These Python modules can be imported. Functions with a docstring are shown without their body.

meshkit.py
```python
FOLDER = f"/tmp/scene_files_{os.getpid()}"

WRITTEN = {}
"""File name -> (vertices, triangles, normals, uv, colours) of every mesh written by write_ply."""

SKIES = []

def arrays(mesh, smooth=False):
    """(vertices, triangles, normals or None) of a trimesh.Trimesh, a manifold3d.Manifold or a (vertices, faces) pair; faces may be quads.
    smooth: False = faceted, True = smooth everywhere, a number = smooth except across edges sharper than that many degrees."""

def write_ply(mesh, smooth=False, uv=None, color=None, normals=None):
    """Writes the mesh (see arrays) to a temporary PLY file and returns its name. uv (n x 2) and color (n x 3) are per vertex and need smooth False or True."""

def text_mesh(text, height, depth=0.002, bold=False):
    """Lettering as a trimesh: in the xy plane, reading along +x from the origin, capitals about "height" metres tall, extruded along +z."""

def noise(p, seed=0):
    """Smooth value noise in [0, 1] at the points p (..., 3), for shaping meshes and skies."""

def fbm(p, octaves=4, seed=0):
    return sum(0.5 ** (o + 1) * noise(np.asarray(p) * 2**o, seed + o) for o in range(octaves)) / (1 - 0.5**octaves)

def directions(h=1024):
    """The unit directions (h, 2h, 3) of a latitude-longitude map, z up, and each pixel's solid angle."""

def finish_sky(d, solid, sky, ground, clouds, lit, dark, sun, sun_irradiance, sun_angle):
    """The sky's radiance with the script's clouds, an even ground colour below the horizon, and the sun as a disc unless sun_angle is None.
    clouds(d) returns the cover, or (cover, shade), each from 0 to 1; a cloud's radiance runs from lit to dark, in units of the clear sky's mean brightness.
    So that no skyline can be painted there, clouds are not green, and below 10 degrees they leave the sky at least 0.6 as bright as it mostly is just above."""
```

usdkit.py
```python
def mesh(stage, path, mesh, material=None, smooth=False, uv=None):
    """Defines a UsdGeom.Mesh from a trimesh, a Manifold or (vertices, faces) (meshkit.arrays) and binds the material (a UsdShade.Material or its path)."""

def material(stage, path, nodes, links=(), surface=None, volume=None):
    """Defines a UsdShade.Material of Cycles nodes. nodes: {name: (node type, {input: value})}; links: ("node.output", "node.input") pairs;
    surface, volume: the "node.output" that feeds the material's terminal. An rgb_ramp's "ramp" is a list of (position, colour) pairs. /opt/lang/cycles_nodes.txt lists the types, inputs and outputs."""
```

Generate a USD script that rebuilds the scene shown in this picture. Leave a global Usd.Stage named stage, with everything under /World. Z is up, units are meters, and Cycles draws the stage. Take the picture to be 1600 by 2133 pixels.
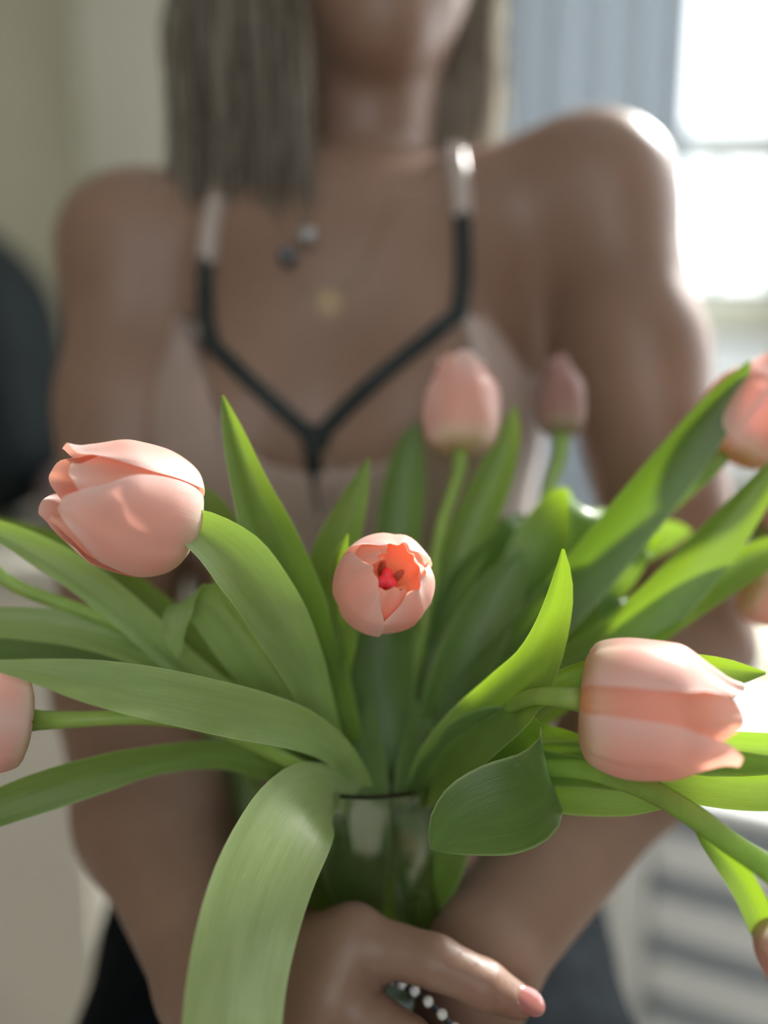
import math, random
import numpy as np
import trimesh
from scipy.interpolate import CubicSpline, PchipInterpolator
import usdkit, meshkit
from pxr import Usd, UsdGeom, UsdLux, UsdShade, Gf, Sdf, Vt

random.seed(7)
rng = np.random.default_rng(7)
stage = Usd.Stage.CreateInMemory()
UsdGeom.SetStageUpAxis(stage, UsdGeom.Tokens.z)
UsdGeom.SetStageMetersPerUnit(stage, 1.0)
UsdGeom.Xform.Define(stage, '/World')

# ------------------------------------------------------------------ camera
FPX, CX, CY = 1716.0, 800.0, 1066.5
CAM = np.array([0.0, 0.0, 0.95]); PITCH = math.radians(10.0)
FWD = np.array([0, math.cos(PITCH), -math.sin(PITCH)])
UP = np.array([0, math.sin(PITCH), math.cos(PITCH)])
RIGHT = np.array([1.0, 0, 0])
cam = UsdGeom.Camera.Define(stage, '/World/camera')
cam.CreateFocalLengthAttr(26.0)
cam.CreateHorizontalApertureAttr(26.0 * 1600 / FPX)
cam.CreateVerticalApertureAttr(26.0 * 2133 / FPX)
cam.CreateFStopAttr(1.45)
cam.CreateFocusDistanceAttr(0.312)
cam.CreateClippingRangeAttr(Gf.Vec2f(0.02, 100))
EXPOSURE = -0.18
cam.CreateExposureAttr(EXPOSURE)
cam.AddTranslateOp().Set(Gf.Vec3d(*CAM))
cam.AddRotateXOp().Set(90 - math.degrees(PITCH))

# ------------------------------------------------------------------ sky, sun and lamps added at unseen windows
dome = UsdLux.DomeLight.Define(stage, '/World/sky')
dome.CreateColorAttr(Gf.Vec3f(0.93, 0.97, 1.0)); dome.CreateIntensityAttr(1.42)

def added_window_light(name, center, target_dir, w, h, intensity, color):
    L = UsdLux.RectLight.Define(stage, '/World/' + name)
    L.CreateWidthAttr(w); L.CreateHeightAttr(h); L.CreateIntensityAttr(intensity); L.CreateColorAttr(Gf.Vec3f(*color))
    z = -np.array(target_dir, float); z /= np.linalg.norm(z)
    x = np.cross([0, 0, 1.0], z); x /= np.linalg.norm(x); y = np.cross(z, x)
    m = Gf.Matrix4d(*x, 0, *y, 0, *z, 0, *center, 1)
    L.AddTransformOp().Set(m)
added_window_light('added_side_daylight', (1.52, 1.35, 1.55), (-1, -0.15, -0.2), 1.9, 1.9, 0.6, (1.0, 0.985, 0.96))  # lamp added outside the unseen side window to strengthen its light
added_window_light('added_front_fill', (-0.2, -2.2, 1.95), (0, 1, -0.3), 1.4, 1.2, 0.75, (1.0, 0.98, 0.95))  # fill lamp added at a made-up window behind the camera
SUN = np.array([0.55, 0.62, 0.58]); SUN /= np.linalg.norm(SUN)
sun = UsdLux.DistantLight.Define(stage, '/World/sun')
sun.CreateIntensityAttr(450.0); sun.CreateAngleAttr(6.0); sun.CreateColorAttr(Gf.Vec3f(1.0, 0.97, 0.92))
_x = np.cross([0, 0, 1.0], SUN); _x /= np.linalg.norm(_x); _y = np.cross(SUN, _x)
sun.AddTransformOp().Set(Gf.Matrix4d(*_x, 0, *_y, 0, *SUN, 0, 0, 0, 0, 1))

# ------------------------------------------------------------------ helpers
used = {}
def numbered(parent, name):
    k = (parent, name); n = used.get(k, 0); used[k] = n + 1
    return f'{parent}/{name}' + (f'_{n:03d}' if n else '')

def tag(p, label=None, cat=None, group=None, kind=None):
    for k, v in (('label', label), ('category', cat), ('group', group), ('kind', kind)):
        if v: p.SetCustomDataByKey(k, v)
    return p

def thing(name, label, cat, loc=(0, 0, 0), group=None, kind=None):
    x = UsdGeom.Xform.Define(stage, numbered('/World', name))
    x.AddTranslateOp().Set(Gf.Vec3d(*[float(c) for c in loc]))
    return tag(x.GetPrim(), label, cat, group, kind)

def origin_of(prim):
    o = np.zeros(3)
    while prim and str(prim.GetPath()) != '/World' and prim.GetPath() != Sdf.Path.absoluteRootPath:
        xf = UsdGeom.Xformable(prim)
        if xf:
            for op in xf.GetOrderedXformOps():
                if op.GetOpType() == UsdGeom.XformOp.TypeTranslate: o += np.array(op.Get())
        prim = prim.GetParent()
    return o

def obj(name, mesh, mat, parent=None, smooth=30, uv=None, label=None, cat=None, kind=None, group=None):
    """one Mesh prim, given in world coordinates, below parent (or /World)"""
    v, f = (mesh.vertices, mesh.faces) if hasattr(mesh, 'vertices') else mesh
    v = np.array(v, float)
    if parent is not None:
        v = v - origin_of(parent)
    path = numbered(str(parent.GetPath()) if parent is not None else '/World', name)
    m = usdkit.mesh(stage, path, (v, np.array(f)), mat, smooth=smooth if uv is None else True, uv=uv)
    m.CreateDoubleSidedAttr(True)
    return tag(m.GetPrim(), label, cat, group, kind)

def P(px, py, d):
    return CAM + d * (FWD + (px - CX) / FPX * RIGHT - (py - CY) / FPX * UP)

def spline(pts, n):
    pts = np.asarray(pts, float)
    s = np.r_[0, np.cumsum(np.linalg.norm(np.diff(pts[:, :3], axis=0), axis=1) + 1e-9)]; s /= s[-1]
    return CubicSpline(s, pts[:, :3])(np.linspace(0, 1, n)), s

def grid_faces(n, m, closed=False):
    i, j = np.meshgrid(np.arange(n - 1), np.arange(m if closed else m - 1), indexing='ij')
    j2 = (j + 1) % m
    return np.stack([i * m + j, i * m + j2, (i + 1) * m + j2, (i + 1) * m + j], -1).reshape(-1, 4)

def quads(f):
    return np.vstack([f[:, [0, 1, 2]], f[:, [0, 2, 3]]])

def tube(path, radii, sides=14, caps=True):
    p = np.asarray(path, float); n = len(p)
    r = np.broadcast_to(radii, (n,)).astype(float)
    t = np.gradient(p, axis=0); t /= np.linalg.norm(t, axis=1, keepdims=True)
    a = np.zeros_like(p)
    ref = np.cross(t[0], [0.3, 0.2, 1.0]); ref /= np.linalg.norm(ref)
    for i in range(n):
        ref = ref - t[i] * (ref @ t[i]); ref /= np.linalg.norm(ref); a[i] = ref
    b = np.cross(t, a); ang = np.arange(sides) * 2 * np.pi / sides
    v = p[:, None] + r[:, None, None] * (np.cos(ang)[None, :, None] * a[:, None] + np.sin(ang)[None, :, None] * b[:, None])
    f = quads(grid_faces(n, sides, True)); v = v.reshape(-1, 3)
    if caps:
        c0, c1 = len(v), len(v) + 1
        v = np.vstack([v, p[0], p[-1]])
        k = np.arange(sides); k2 = (k + 1) % sides
        f = np.vstack([f, np.stack([np.full(sides, c0), k2, k], 1), np.stack([np.full(sides, c1), (n - 1) * sides + k, (n - 1) * sides + k2], 1)])
    return v, f

def merge(parts):
    vs, fs, k = [], [], 0
    for v, f in parts:
        vs.append(v); fs.append(np.asarray(f) + k); k += len(v)
    return np.vstack(vs), np.vstack(fs)

def rbox(cx, cy, cz, sx, sy, sz, r=0.004, rot=0.0):
    """a box with chamfered edges"""
    h = np.array([sx, sy, sz]) / 2; r = min(r, 0.45 * min(sx, sy, sz))
    pts = []
    for sx_ in (-1, 1):
        for sy_ in (-1, 1):
            for sz_ in (-1, 1):
                s = np.array([sx_, sy_, sz_])
                for k in range(3):
                    q = h.copy() - r; q[k] = h[k]; pts.append(s * q)
    m = trimesh.convex.convex_hull(np.array(pts))
    c, s = math.cos(rot), math.sin(rot)
    v = m.vertices @ np.array([[c, s, 0], [-s, c, 0], [0, 0, 1]]) + [cx, cy, cz]
    return v, m.faces

def lathe(profile, center, sides=48):
    pr = np.asarray(profile, float); n = len(pr)
    ang = np.arange(sides) * 2 * np.pi / sides
    v = np.stack([pr[:, None, 0] * np.cos(ang), pr[:, None, 0] * np.sin(ang), np.broadcast_to(pr[:, None, 1], (n, sides))], -1).reshape(-1, 3)
    return v + np.asarray(center), quads(grid_faces(n, sides, True))

def mat(name, nodes, links=(), surface=None, volume=None):
    return usdkit.material(stage, '/World/Looks/' + name, nodes, links, surface, volume)

def plain(name, color, rough=0.6, var=0.0, scale=20, spec=0.4, bump=0.0, bscale=200, **kw):
    n = {'p': ('principled_bsdf', {'base_color': color, 'roughness': rough, 'specular_ior_level': spec, **kw})}
    l = []
    if var or bump:
        n['tc'] = ('texture_coordinate', {})
    if var:
        n['n'] = ('noise_texture', {'scale': scale, 'detail': 4})
        n['r'] = ('rgb_ramp', {'ramp': [(0.3, tuple(c * (1 - var) for c in color)), (0.7, tuple(min(1, c * (1 + var)) for c in color))]})
        l += [('tc.object', 'n.vector'), ('n.fac', 'r.fac'), ('r.color', 'p.base_color')]
    if bump:
        n['bn'] = ('noise_texture', {'scale': bscale, 'detail': 3}); n['b'] = ('bump', {'strength': bump, 'distance': 0.002})
        l += [('tc.object', 'bn.vector'), ('bn.fac', 'b.height'), ('b.normal', 'p.normal')]
    return mat(name, n, l, 'p.BSDF')

# ------------------------------------------------------------------ materials
def leaf_mat(name, base, lit, back, streak=0.12, rough=0.38, trans=0.34):
    """leaf blade: fine lengthwise veins from the mesh's uv, waxy top, light shining through"""
    n = {'tc': ('texture_coordinate', {}),
         'm': ('mapping', {'scale': (46.0, 1.6, 1.0)}),
         'n': ('noise_texture', {'scale': 1.0, 'detail': 4, 'roughness': 0.6}),
         'm2': ('mapping', {'scale': (5.0, 3.0, 1.0)}),
         'n2': ('noise_texture', {'scale': 1.3, 'detail': 3}),
         'm3': ('mapping', {'scale': (60.0, 9.0, 1.0)}),
         'n3': ('noise_texture', {'scale': 1.0, 'detail': 5, 'roughness': 0.7}),
         'r': ('rgb_ramp', {'ramp': [(0.30, tuple(c * (1 - streak) for c in base)), (0.70, lit)]}),
         'fl': ('rgb_ramp', {'ramp': [(0.60, (0, 0, 0)), (0.74, (1, 1, 1))]}),
         'x': ('mix', {'mix_type': 'mix', 'fac': 0.4}),
         'x2': ('mix', {'mix_type': 'mix', 'color2': (min(1, lit[0] * 1.9), min(1, lit[1] * 1.6), lit[2] * 1.8)}),
         'flm': ('math', {'math_type': 'multiply', 'value2': 0.5}),
         'r2': ('rgb_ramp', {'ramp': [(0.3, tuple(c * 0.8 for c in base)), (0.7, tuple(c * 1.12 for c in lit))]}),
         'sx': ('separate_xyz', {}), 'su': ('math', {'math_type': 'subtract', 'value2': 0.5}), 'ab': ('math', {'math_type': 'absolute'}),
         'ed': ('map_range', {'from_min': 0.462, 'from_max': 0.5, 'to_min': 0.0, 'to_max': 0.55, 'clamp': True}), 'x3': ('mix', {'mix_type': 'mix', 'color2': (0.50, 0.62, 0.30)}),  # leaf margins whitened: rim light put into the colour
         'b': ('bump', {'strength': 0.25, 'distance': 0.0006}),
         'p': ('principled_bsdf', {'roughness': rough, 'specular_ior_level': 0.55, 'sheen_weight': 0.12, 'sheen_roughness': 0.5, 'sheen_tint': (0.85, 1.0, 0.80)}),
         't': ('translucent_bsdf', {'color': back}),
         's': ('mix_closure', {'fac': trans})}
    l = [('tc.UV', 'm.vector'), ('m.vector', 'n.vector'), ('tc.UV', 'm2.vector'), ('m2.vector', 'n2.vector'), ('tc.UV', 'm3.vector'), ('m3.vector', 'n3.vector'),
         ('n.fac', 'r.fac'), ('n2.fac', 'r2.fac'), ('r.color', 'x.color1'), ('r2.color', 'x.color2'), ('n3.fac', 'fl.fac'), ('fl.color', 'flm.value1'), ('flm.value', 'x2.fac'),
         ('x.color', 'x2.color1'), ('x2.color', 'x3.color1'), ('tc.UV', 'sx.vector'), ('sx.x', 'su.value1'), ('su.value', 'ab.value1'), ('ab.value', 'ed.value'), ('ed.result', 'x3.fac'), ('x3.color', 'p.base_color'),
         ('n.fac', 'b.height'), ('b.normal', 'p.normal'), ('p.BSDF', 's.closure1'), ('t.BSDF', 's.closure2')]
    return mat(name, n, l, 's.closure')
LEAF = [leaf_mat('leaf_green', (0.125, 0.225, 0.032), (0.190, 0.310, 0.075), (0.31, 0.48, 0.018)),
        leaf_mat('leaf_pale', (0.260, 0.390, 0.120), (0.370, 0.500, 0.195), (0.32, 0.52, 0.03), streak=0.10),  # brightened copy of the leaf green, sky light put into its colour
        leaf_mat('leaf_dark', (0.075, 0.145, 0.026), (0.110, 0.205, 0.045), (0.24, 0.42, 0.015), trans=0.28),
        leaf_mat('leaf_glaucous_lit', (0.340, 0.470, 0.170), (0.470, 0.590, 0.280), (0.32, 0.50, 0.05), streak=0.08)]  # glaucous face of the front leaf, its colour raised to carry sky light
STEM = plain('tulip_stem', (0.22, 0.34, 0.07), 0.45, var=0.15, scale=60, spec=0.4, subsurface_weight=0.2, subsurface_radius=(0.6, 1.0, 0.2), subsurface_scale=0.004)

def petal_mat(name, base, mid, edge, back, inside):
    n = {'tc': ('texture_coordinate', {}), 'sx': ('separate_xyz', {}),
         'm': ('mapping', {'scale': (38.0, 1.5, 1.0)}), 'n': ('noise_texture', {'scale': 1.0, 'detail': 4, 'roughness': 0.6}),
         'rv': ('rgb_ramp', {'ramp': [(0.0, base), (0.07, base), (0.17, tuple(0.5 * a + 0.5 * b for a, b in zip(base, edge))), (0.32, mid), (0.75, mid), (1.0, edge)]}),
         'nm': ('math', {'math_type': 'multiply_add', 'value2': 0.30, 'value3': -0.15}),
         'ad': ('math', {'math_type': 'add'}),
         'e': ('map_range', {'from_min': 0.45, 'from_max': 1.0, 'to_min': 0.0, 'to_max': 0.85, 'clamp': True}),
         'x': ('mix', {'mix_type': 'mix', 'color2': edge}),
         'g': ('geometry', {}), 'xi': ('mix', {'mix_type': 'mix', 'color2': inside}),
         'b': ('bump', {'strength': 0.15, 'distance': 0.0005}),
         'p': ('principled_bsdf', {'roughness': 0.42, 'specular_ior_level': 0.35, 'sheen_weight': 0.15}),
         't': ('translucent_bsdf', {'color': back}), 's': ('mix_closure', {'fac': 0.38})}
    l = [('tc.UV', 'sx.vector'), ('tc.UV', 'm.vector'), ('m.vector', 'n.vector'), ('n.fac', 'nm.value1'), ('nm.value', 'ad.value1'), ('sx.y', 'ad.value2'), ('ad.value', 'rv.fac'),
         ('sx.x', 'ab.value1'), ('ab.value', 'e.value'), ('e.result', 'x.fac'), ('rv.color', 'x.color1'), ('x.color', 'xi.color1'), ('bf.value', 'xi.fac'), ('g.backfacing', 'bf.value1'),
         ('xi.color', 'p.base_color'), ('n.fac', 'b.height'), ('b.normal', 'p.normal'), ('p.BSDF', 's.closure1'), ('t.BSDF', 's.closure2')]
    n['ab'] = ('math', {'math_type': 'absolute'}); n['bf'] = ('math', {'math_type': 'multiply', 'value2': 0.0})
    return mat(name, n, l, 's.closure')
PETAL = petal_mat('petal_pink', (0.56, 0.60, 0.34), (0.85, 0.53, 0.45), (0.90, 0.75, 0.70), (0.95, 0.44, 0.32), (0.90, 0.45, 0.28))
PETAL_IN = petal_mat('petal_salmon', (0.60, 0.50, 0.26), (0.85, 0.45, 0.34), (0.89, 0.66, 0.58), (0.95, 0.36, 0.22), (0.9, 0.4, 0.25))
PETAL_DIM = petal_mat('petal_shaded', (0.40, 0.36, 0.22), (0.46, 0.26, 0.235), (0.52, 0.34, 0.31), (0.45, 0.20, 0.16), (0.5, 0.25, 0.2))  # darkened copy of the pink petal, shade put into its colour
STIGMA = plain('stigma_rose', (0.78, 0.08, 0.12), 0.5)
STAMEN = plain('stamen_salmon', (0.50, 0.20, 0.13), 0.6)

SKIN = mat('skin', {
    'tc': ('texture_coordinate', {}), 'n': ('noise_texture', {'scale': 14, 'detail': 4}), 'n2': ('noise_texture', {'scale': 380, 'detail': 2}),
    'r': ('rgb_ramp', {'ramp': [(0.3, (0.225, 0.134, 0.096)), (0.7, (0.272, 0.165, 0.120))]}),
    'b': ('bump', {'strength': 0.12, 'distance': 0.0008}),
    'p': ('principled_bsdf', {'roughness': 0.46, 'specular_ior_level': 0.45, 'subsurface_weight': 0.12, 'subsurface_radius': (1.0, 0.35, 0.2), 'subsurface_scale': 0.006})},
    [('tc.object', 'n.vector'), ('tc.object', 'n2.vector'), ('n.fac', 'r.fac'), ('r.color', 'p.base_color'), ('n2.fac', 'b.height'), ('b.normal', 'p.normal')], 'p.BSDF')
NAIL = plain('nail_pink', (0.36, 0.13, 0.115), 0.15, spec=0.6, coat_weight=0.6)
LIP = plain('lip_rose', (0.45, 0.16, 0.14), 0.4)
EYE = plain('eye_white', (0.8, 0.78, 0.75), 0.15)
BRA = plain('bra_mauve', (0.38, 0.28, 0.25), 0.55, var=0.06, scale=300, bump=0.2, bscale=900, sheen_weight=0.2)
STRAP_PALE = plain('strap_pale', (0.44, 0.37, 0.345), 0.3, spec=0.6)
STRAP_BLACK = plain('strap_black', (0.012, 0.020, 0.022), 0.5)
TROUSER = plain('trouser_black', (0.006, 0.008, 0.010), 0.9, var=0.3, scale=60, spec=0.05, bump=0.3, bscale=700)
HAIR = [mat('hair_' + nm, {'oi': ('hair_info', {}), 'r': ('rgb_ramp', {'ramp': [(0.0, c0), (1.0, c1)]}),
    'h': ('principled_bsdf', {'roughness': 0.38, 'specular_ior_level': 0.5}), 't': ('translucent_bsdf', {'color': tr}), 's': ('mix_closure', {'fac': 0.35})},
    [('oi.intercept', 'r.fac'), ('r.color', 'h.base_color'), ('h.BSDF', 's.closure1'), ('t.BSDF', 's.closure2')], 's.closure')
    for nm, c0, c1, tr in (('dark', (.11, .088, .074), (.165, .135, .112), (.30, .24, .18)), ('brown', (.17, .142, .12), (.27, .228, .19), (.48, .40, .31)), ('light', (.38, .34, .29), (.60, .54, .44), (.95, .88, .70)))]
HAIR_CAP = plain('hair_base', (0.17, 0.13, 0.10), 0.6, var=0.3, scale=40)
GOLD = plain('gold', (0.30, 0.215, 0.13), 0.5, metallic=0.5)
SILVER = plain('silver', (0.36, 0.36, 0.37), 0.3, metallic=0.7)
STONE = plain('dark_stone', (0.06, 0.08, 0.10), 0.1, spec=0.8)
PEARL = plain('pearl', (0.75, 0.73, 0.70), 0.2, spec=0.7)
GLASS = mat('clear_glass', {'p': ('principled_bsdf', {'base_color': (0.97, 0.99, 0.98), 'roughness': 0.0, 'ior': 1.46, 'transmission_weight': 1.0})}, [], 'p.BSDF')
WATER = mat('water', {'p': ('principled_bsdf', {'base_color': (0.95, 0.98, 0.94), 'roughness': 0.0, 'ior': 1.33, 'transmission_weight': 1.0})}, [], 'p.BSDF')
PANE = mat('window_pane', {'f': ('layer_weight', {'blend': 0.5}), 'pw': ('math', {'math_type': 'power', 'value2': 4.0}), 'fa': ('math', {'math_type': 'multiply_add', 'value2': 0.5, 'value3': 0.03}), 't': ('transparent_bsdf', {'color': (0.97, 0.98, 0.98)}), 'g': ('glossy_bsdf', {'roughness': 0.02, 'color': (1, 1, 1)}), 's': ('mix_closure', {})},
           [('f.facing', 'pw.value1'), ('pw.value', 'fa.value1'), ('fa.value', 's.fac'), ('t.BSDF', 's.closure1'), ('g.BSDF', 's.closure2')], 's.closure')
WALL_OLIVE = plain('wall_olive', (0.225, 0.202, 0.140), 0.85, var=0.03, scale=3, bump=0.1, bscale=120)
WALL_PALE = plain('wall_pale', (0.45, 0.43, 0.35), 0.85, var=0.03, scale=3, bump=0.1, bscale=120)
CEIL = plain('ceiling_white', (0.8, 0.8, 0.77), 0.9, bump=0.05, bscale=90)
FLOOR = plain('floor_oak', (0.44, 0.39, 0.33), 0.5, var=0.15, scale=4)
FRAME = plain('frame_white', (0.50, 0.52, 0.50), 0.4, bump=0.03, bscale=60)
SILL = plain('sill_beige', (0.55, 0.54, 0.43), 0.5)
CURTAIN = plain('curtain_blue_grey', (0.33, 0.37, 0.41), 0.85, var=0.05, scale=200, bump=0.2, bscale=700)
WHITE = plain('painted_white', (0.84, 0.87, 0.87), 0.4, bump=0.03, bscale=60)
CREAM_PAINT = plain('painted_cream', (0.62, 0.58, 0.50), 0.5, var=0.03, scale=5)
GREY_FABRIC = plain('grey_fabric', (0.36, 0.41, 0.46), 0.9, var=0.15, scale=120, bump=0.4, bscale=500)
CREAM_FABRIC = plain('cream_fabric', (0.80, 0.78, 0.62), 0.9, var=0.04, scale=100, bump=0.3, bscale=500)
BLACK_LEATHER = plain('black_leather', (0.010, 0.014, 0.015), 0.6, spec=0.12, var=0.2, scale=30, bump=0.25, bscale=250)
MAUVE = plain('mauve_cloth', (0.20, 0.15, 0.15), 0.9, var=0.1, scale=60, bump=0.3, bscale=500)
STEEL = plain('brushed_steel', (0.5, 0.5, 0.5), 0.3, metallic=1.0)

# ------------------------------------------------------------------ signed distance modelling of the person
def surface_nets(F, origin, h):
    s = F < 0
    nx, ny, nz = F.shape
    cnt = np.zeros((nx - 1, ny - 1, nz - 1), np.int8)
    for a in (0, 1):
        for b in (0, 1):
            for c in (0, 1):
                cnt += s[a:nx - 1 + a, b:ny - 1 + b, c:nz - 1 + c]
    act = (cnt > 0) & (cnt < 8)
    I = np.argwhere(act)
    idx = np.full(act.shape, -1, np.int32); idx[act] = np.arange(len(I))
    acc = np.zeros((len(I), 3)); num = np.zeros(len(I))
    corners = [(a, b, c) for a in (0, 1) for b in (0, 1) for c in (0, 1)]
    vals = {c: F[I[:, 0] + c[0], I[:, 1] + c[1], I[:, 2] + c[2]] for c in corners}
    for c in corners:
        for ax in range(3):
            if c[ax] == 0:
                e = list(c); e[ax] = 1; e = tuple(e)
                va, vb = vals[c], vals[e]
                k = (va < 0) != (vb < 0)
                t = np.where(k, va / np.where(k, va - vb, 1), 0)
                p = np.tile(np.array(c, float), (len(I), 1)); p[:, ax] += t
                acc[k] += p[k]; num[k] += 1
    V = origin + h * (I + acc / num[:, None])
    faces = []
    for ax in range(3):
        sl0 = [slice(None)] * 3; sl1 = [slice(None)] * 3
        sl0[ax] = slice(0, -1); sl1[ax] = slice(1, None)
        A, B = s[tuple(sl0)], s[tuple(sl1)]
        E = np.argwhere(A != B)
        o = [k for k in range(3) if k != ax]
        E = E[(E[:, o[0]] > 0) & (E[:, o[1]] > 0) & (E[:, o[0]] < F.shape[o[0]] - 1) & (E[:, o[1]] < F.shape[o[1]] - 1)]
        q = []
        for d0, d1 in ((1, 1), (0, 1), (0, 0), (1, 0)):
            J = E.copy(); J[:, o[0]] -= d0; J[:, o[1]] -= d1
            q.append(idx[J[:, 0], J[:, 1], J[:, 2]])
        q = np.stack(q, 1)
        inside = A[E[:, 0], E[:, 1], E[:, 2]]
        flip = inside if ax != 1 else ~inside
        q = np.where(flip[:, None], q, q[:, ::-1])
        faces.append(q[(q >= 0).all(1)])
    return V, np.vstack(faces)

class Field:
    def __init__(self, lo, hi, h):
        self.h, self.lo = h, np.asarray(lo, float)
        self.n = np.ceil((np.asarray(hi) - self.lo) / h).astype(int) + 1
        self.F = np.full(self.n, 0.06, np.float32)
    def block(self, lo, hi):
        a = np.clip(np.floor((lo - self.lo) / self.h).astype(int), 0, self.n)
        b = np.clip(np.ceil((hi - self.lo) / self.h).astype(int) + 1, 0, self.n)
        if (b <= a).any(): return None
        sl = tuple(slice(x, y) for x, y in zip(a, b))
        ax = [(self.lo[k] + self.h * np.arange(a[k], b[k])).astype(np.float32) for k in range(3)]
        return sl, ax
    def blend(self, sl, D, k, op='add'):
        A = self.F[sl]
        if op == 'add':
            if k > 0:
                hh = np.maximum(k - np.abs(A - D), 0) / k
                self.F[sl] = np.minimum(A, D) - hh * hh * k * 0.25
            else:
                self.F[sl] = np.minimum(A, D)
        else:
            hh = np.maximum(k - np.abs(A + D), 0) / k if k > 0 else 0
            self.F[sl] = np.maximum(A, -D) + hh * hh * k * 0.25
    def cone(self, a, b, ra, rb, k=0.02, op='add'):
        a, b = np.asarray(a, float), np.asarray(b, float)
        m = max(ra, rb) + k + 0.02
        g = self.block(np.minimum(a, b) - m, np.maximum(a, b) + m)
        if g is None: return self
        sl, (x, y, z) = g
        x, y, z = x[:, None, None] - a[0], y[None, :, None] - a[1], z[None, None, :] - a[2]
        d = b - a; L2 = d @ d
        t = np.clip((x * d[0] + y * d[1] + z * d[2]) / max(L2, 1e-9), 0, 1)
        D = np.sqrt((x - t * d[0]) ** 2 + (y - t * d[1]) ** 2 + (z - t * d[2]) ** 2) - (ra + (rb - ra) * t)
        self.blend(sl, D.astype(np.float32), k, op); return self
    def ellipsoid(self, c, r, k=0.03, op='add', rotz=0.0, rotx=0.0):
        c, r = np.asarray(c, float), np.asarray(r, float)
        m = max(r) + k + 0.02
        g = self.block(c - m, c + m)
        if g is None: return self
        sl, (x, y, z) = g
        x, y, z = x[:, None, None] - c[0], y[None, :, None] - c[1], z[None, None, :] - c[2]
        if rotz:
            co, si = math.cos(rotz), math.sin(rotz); x, y = co * x + si * y, -si * x + co * y
        if rotx:
            co, si = math.cos(rotx), math.sin(rotx); y, z = co * y + si * z, -si * y + co * z
        k0 = np.sqrt((x / r[0]) ** 2 + (y / r[1]) ** 2 + (z / r[2]) ** 2)
        k1 = np.sqrt((x / r[0] ** 2) ** 2 + (y / r[1] ** 2) ** 2 + (z / r[2] ** 2) ** 2)
        D = k0 * (k0 - 1) / np.maximum(k1, 1e-6)
        self.blend(sl, D.astype(np.float32), k, op); return self
    def chain(self, pts, rs, k=0.004):
        for i in range(len(pts) - 1):
            self.cone(pts[i], pts[i + 1], rs[i], rs[i + 1], k if i else k)
        return self
    def mesh(self):
        return surface_nets(self.F, self.lo, self.h)
    def sample(self, p):
        q = (np.asarray(p) - self.lo) / self.h
        i = np.clip(np.floor(q).astype(int), 0, self.n - 2); f = q - i
        out = 0
        for a in (0, 1):
            for b in (0, 1):
                for c in (0, 1):
                    w = (f[..., 0] if a else 1 - f[..., 0]) * (f[..., 1] if b else 1 - f[..., 1]) * (f[..., 2] if c else 1 - f[..., 2])
                    out = out + w * self.F[i[..., 0] + a, i[..., 1] + b, i[..., 2] + c]
        return out
    def crop(self, lo, hi):
        sl, ax = self.block(np.asarray(lo), np.asarray(hi))
        g = Field.__new__(Field); g.h = self.h; g.F = self.F[sl]; g.lo = np.array([a[0] for a in ax], float); g.n = np.array(g.F.shape); return g
    def axes(self):
        return [self.lo[k] + self.h * np.arange(self.n[k]) for k in range(3)]

def quality(V, F, it=3):
    m = trimesh.Trimesh(V, quads(F), process=False)
    trimesh.smoothing.filter_taubin(m, lamb=0.5, nu=0.52, iterations=it)
    return m

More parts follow.
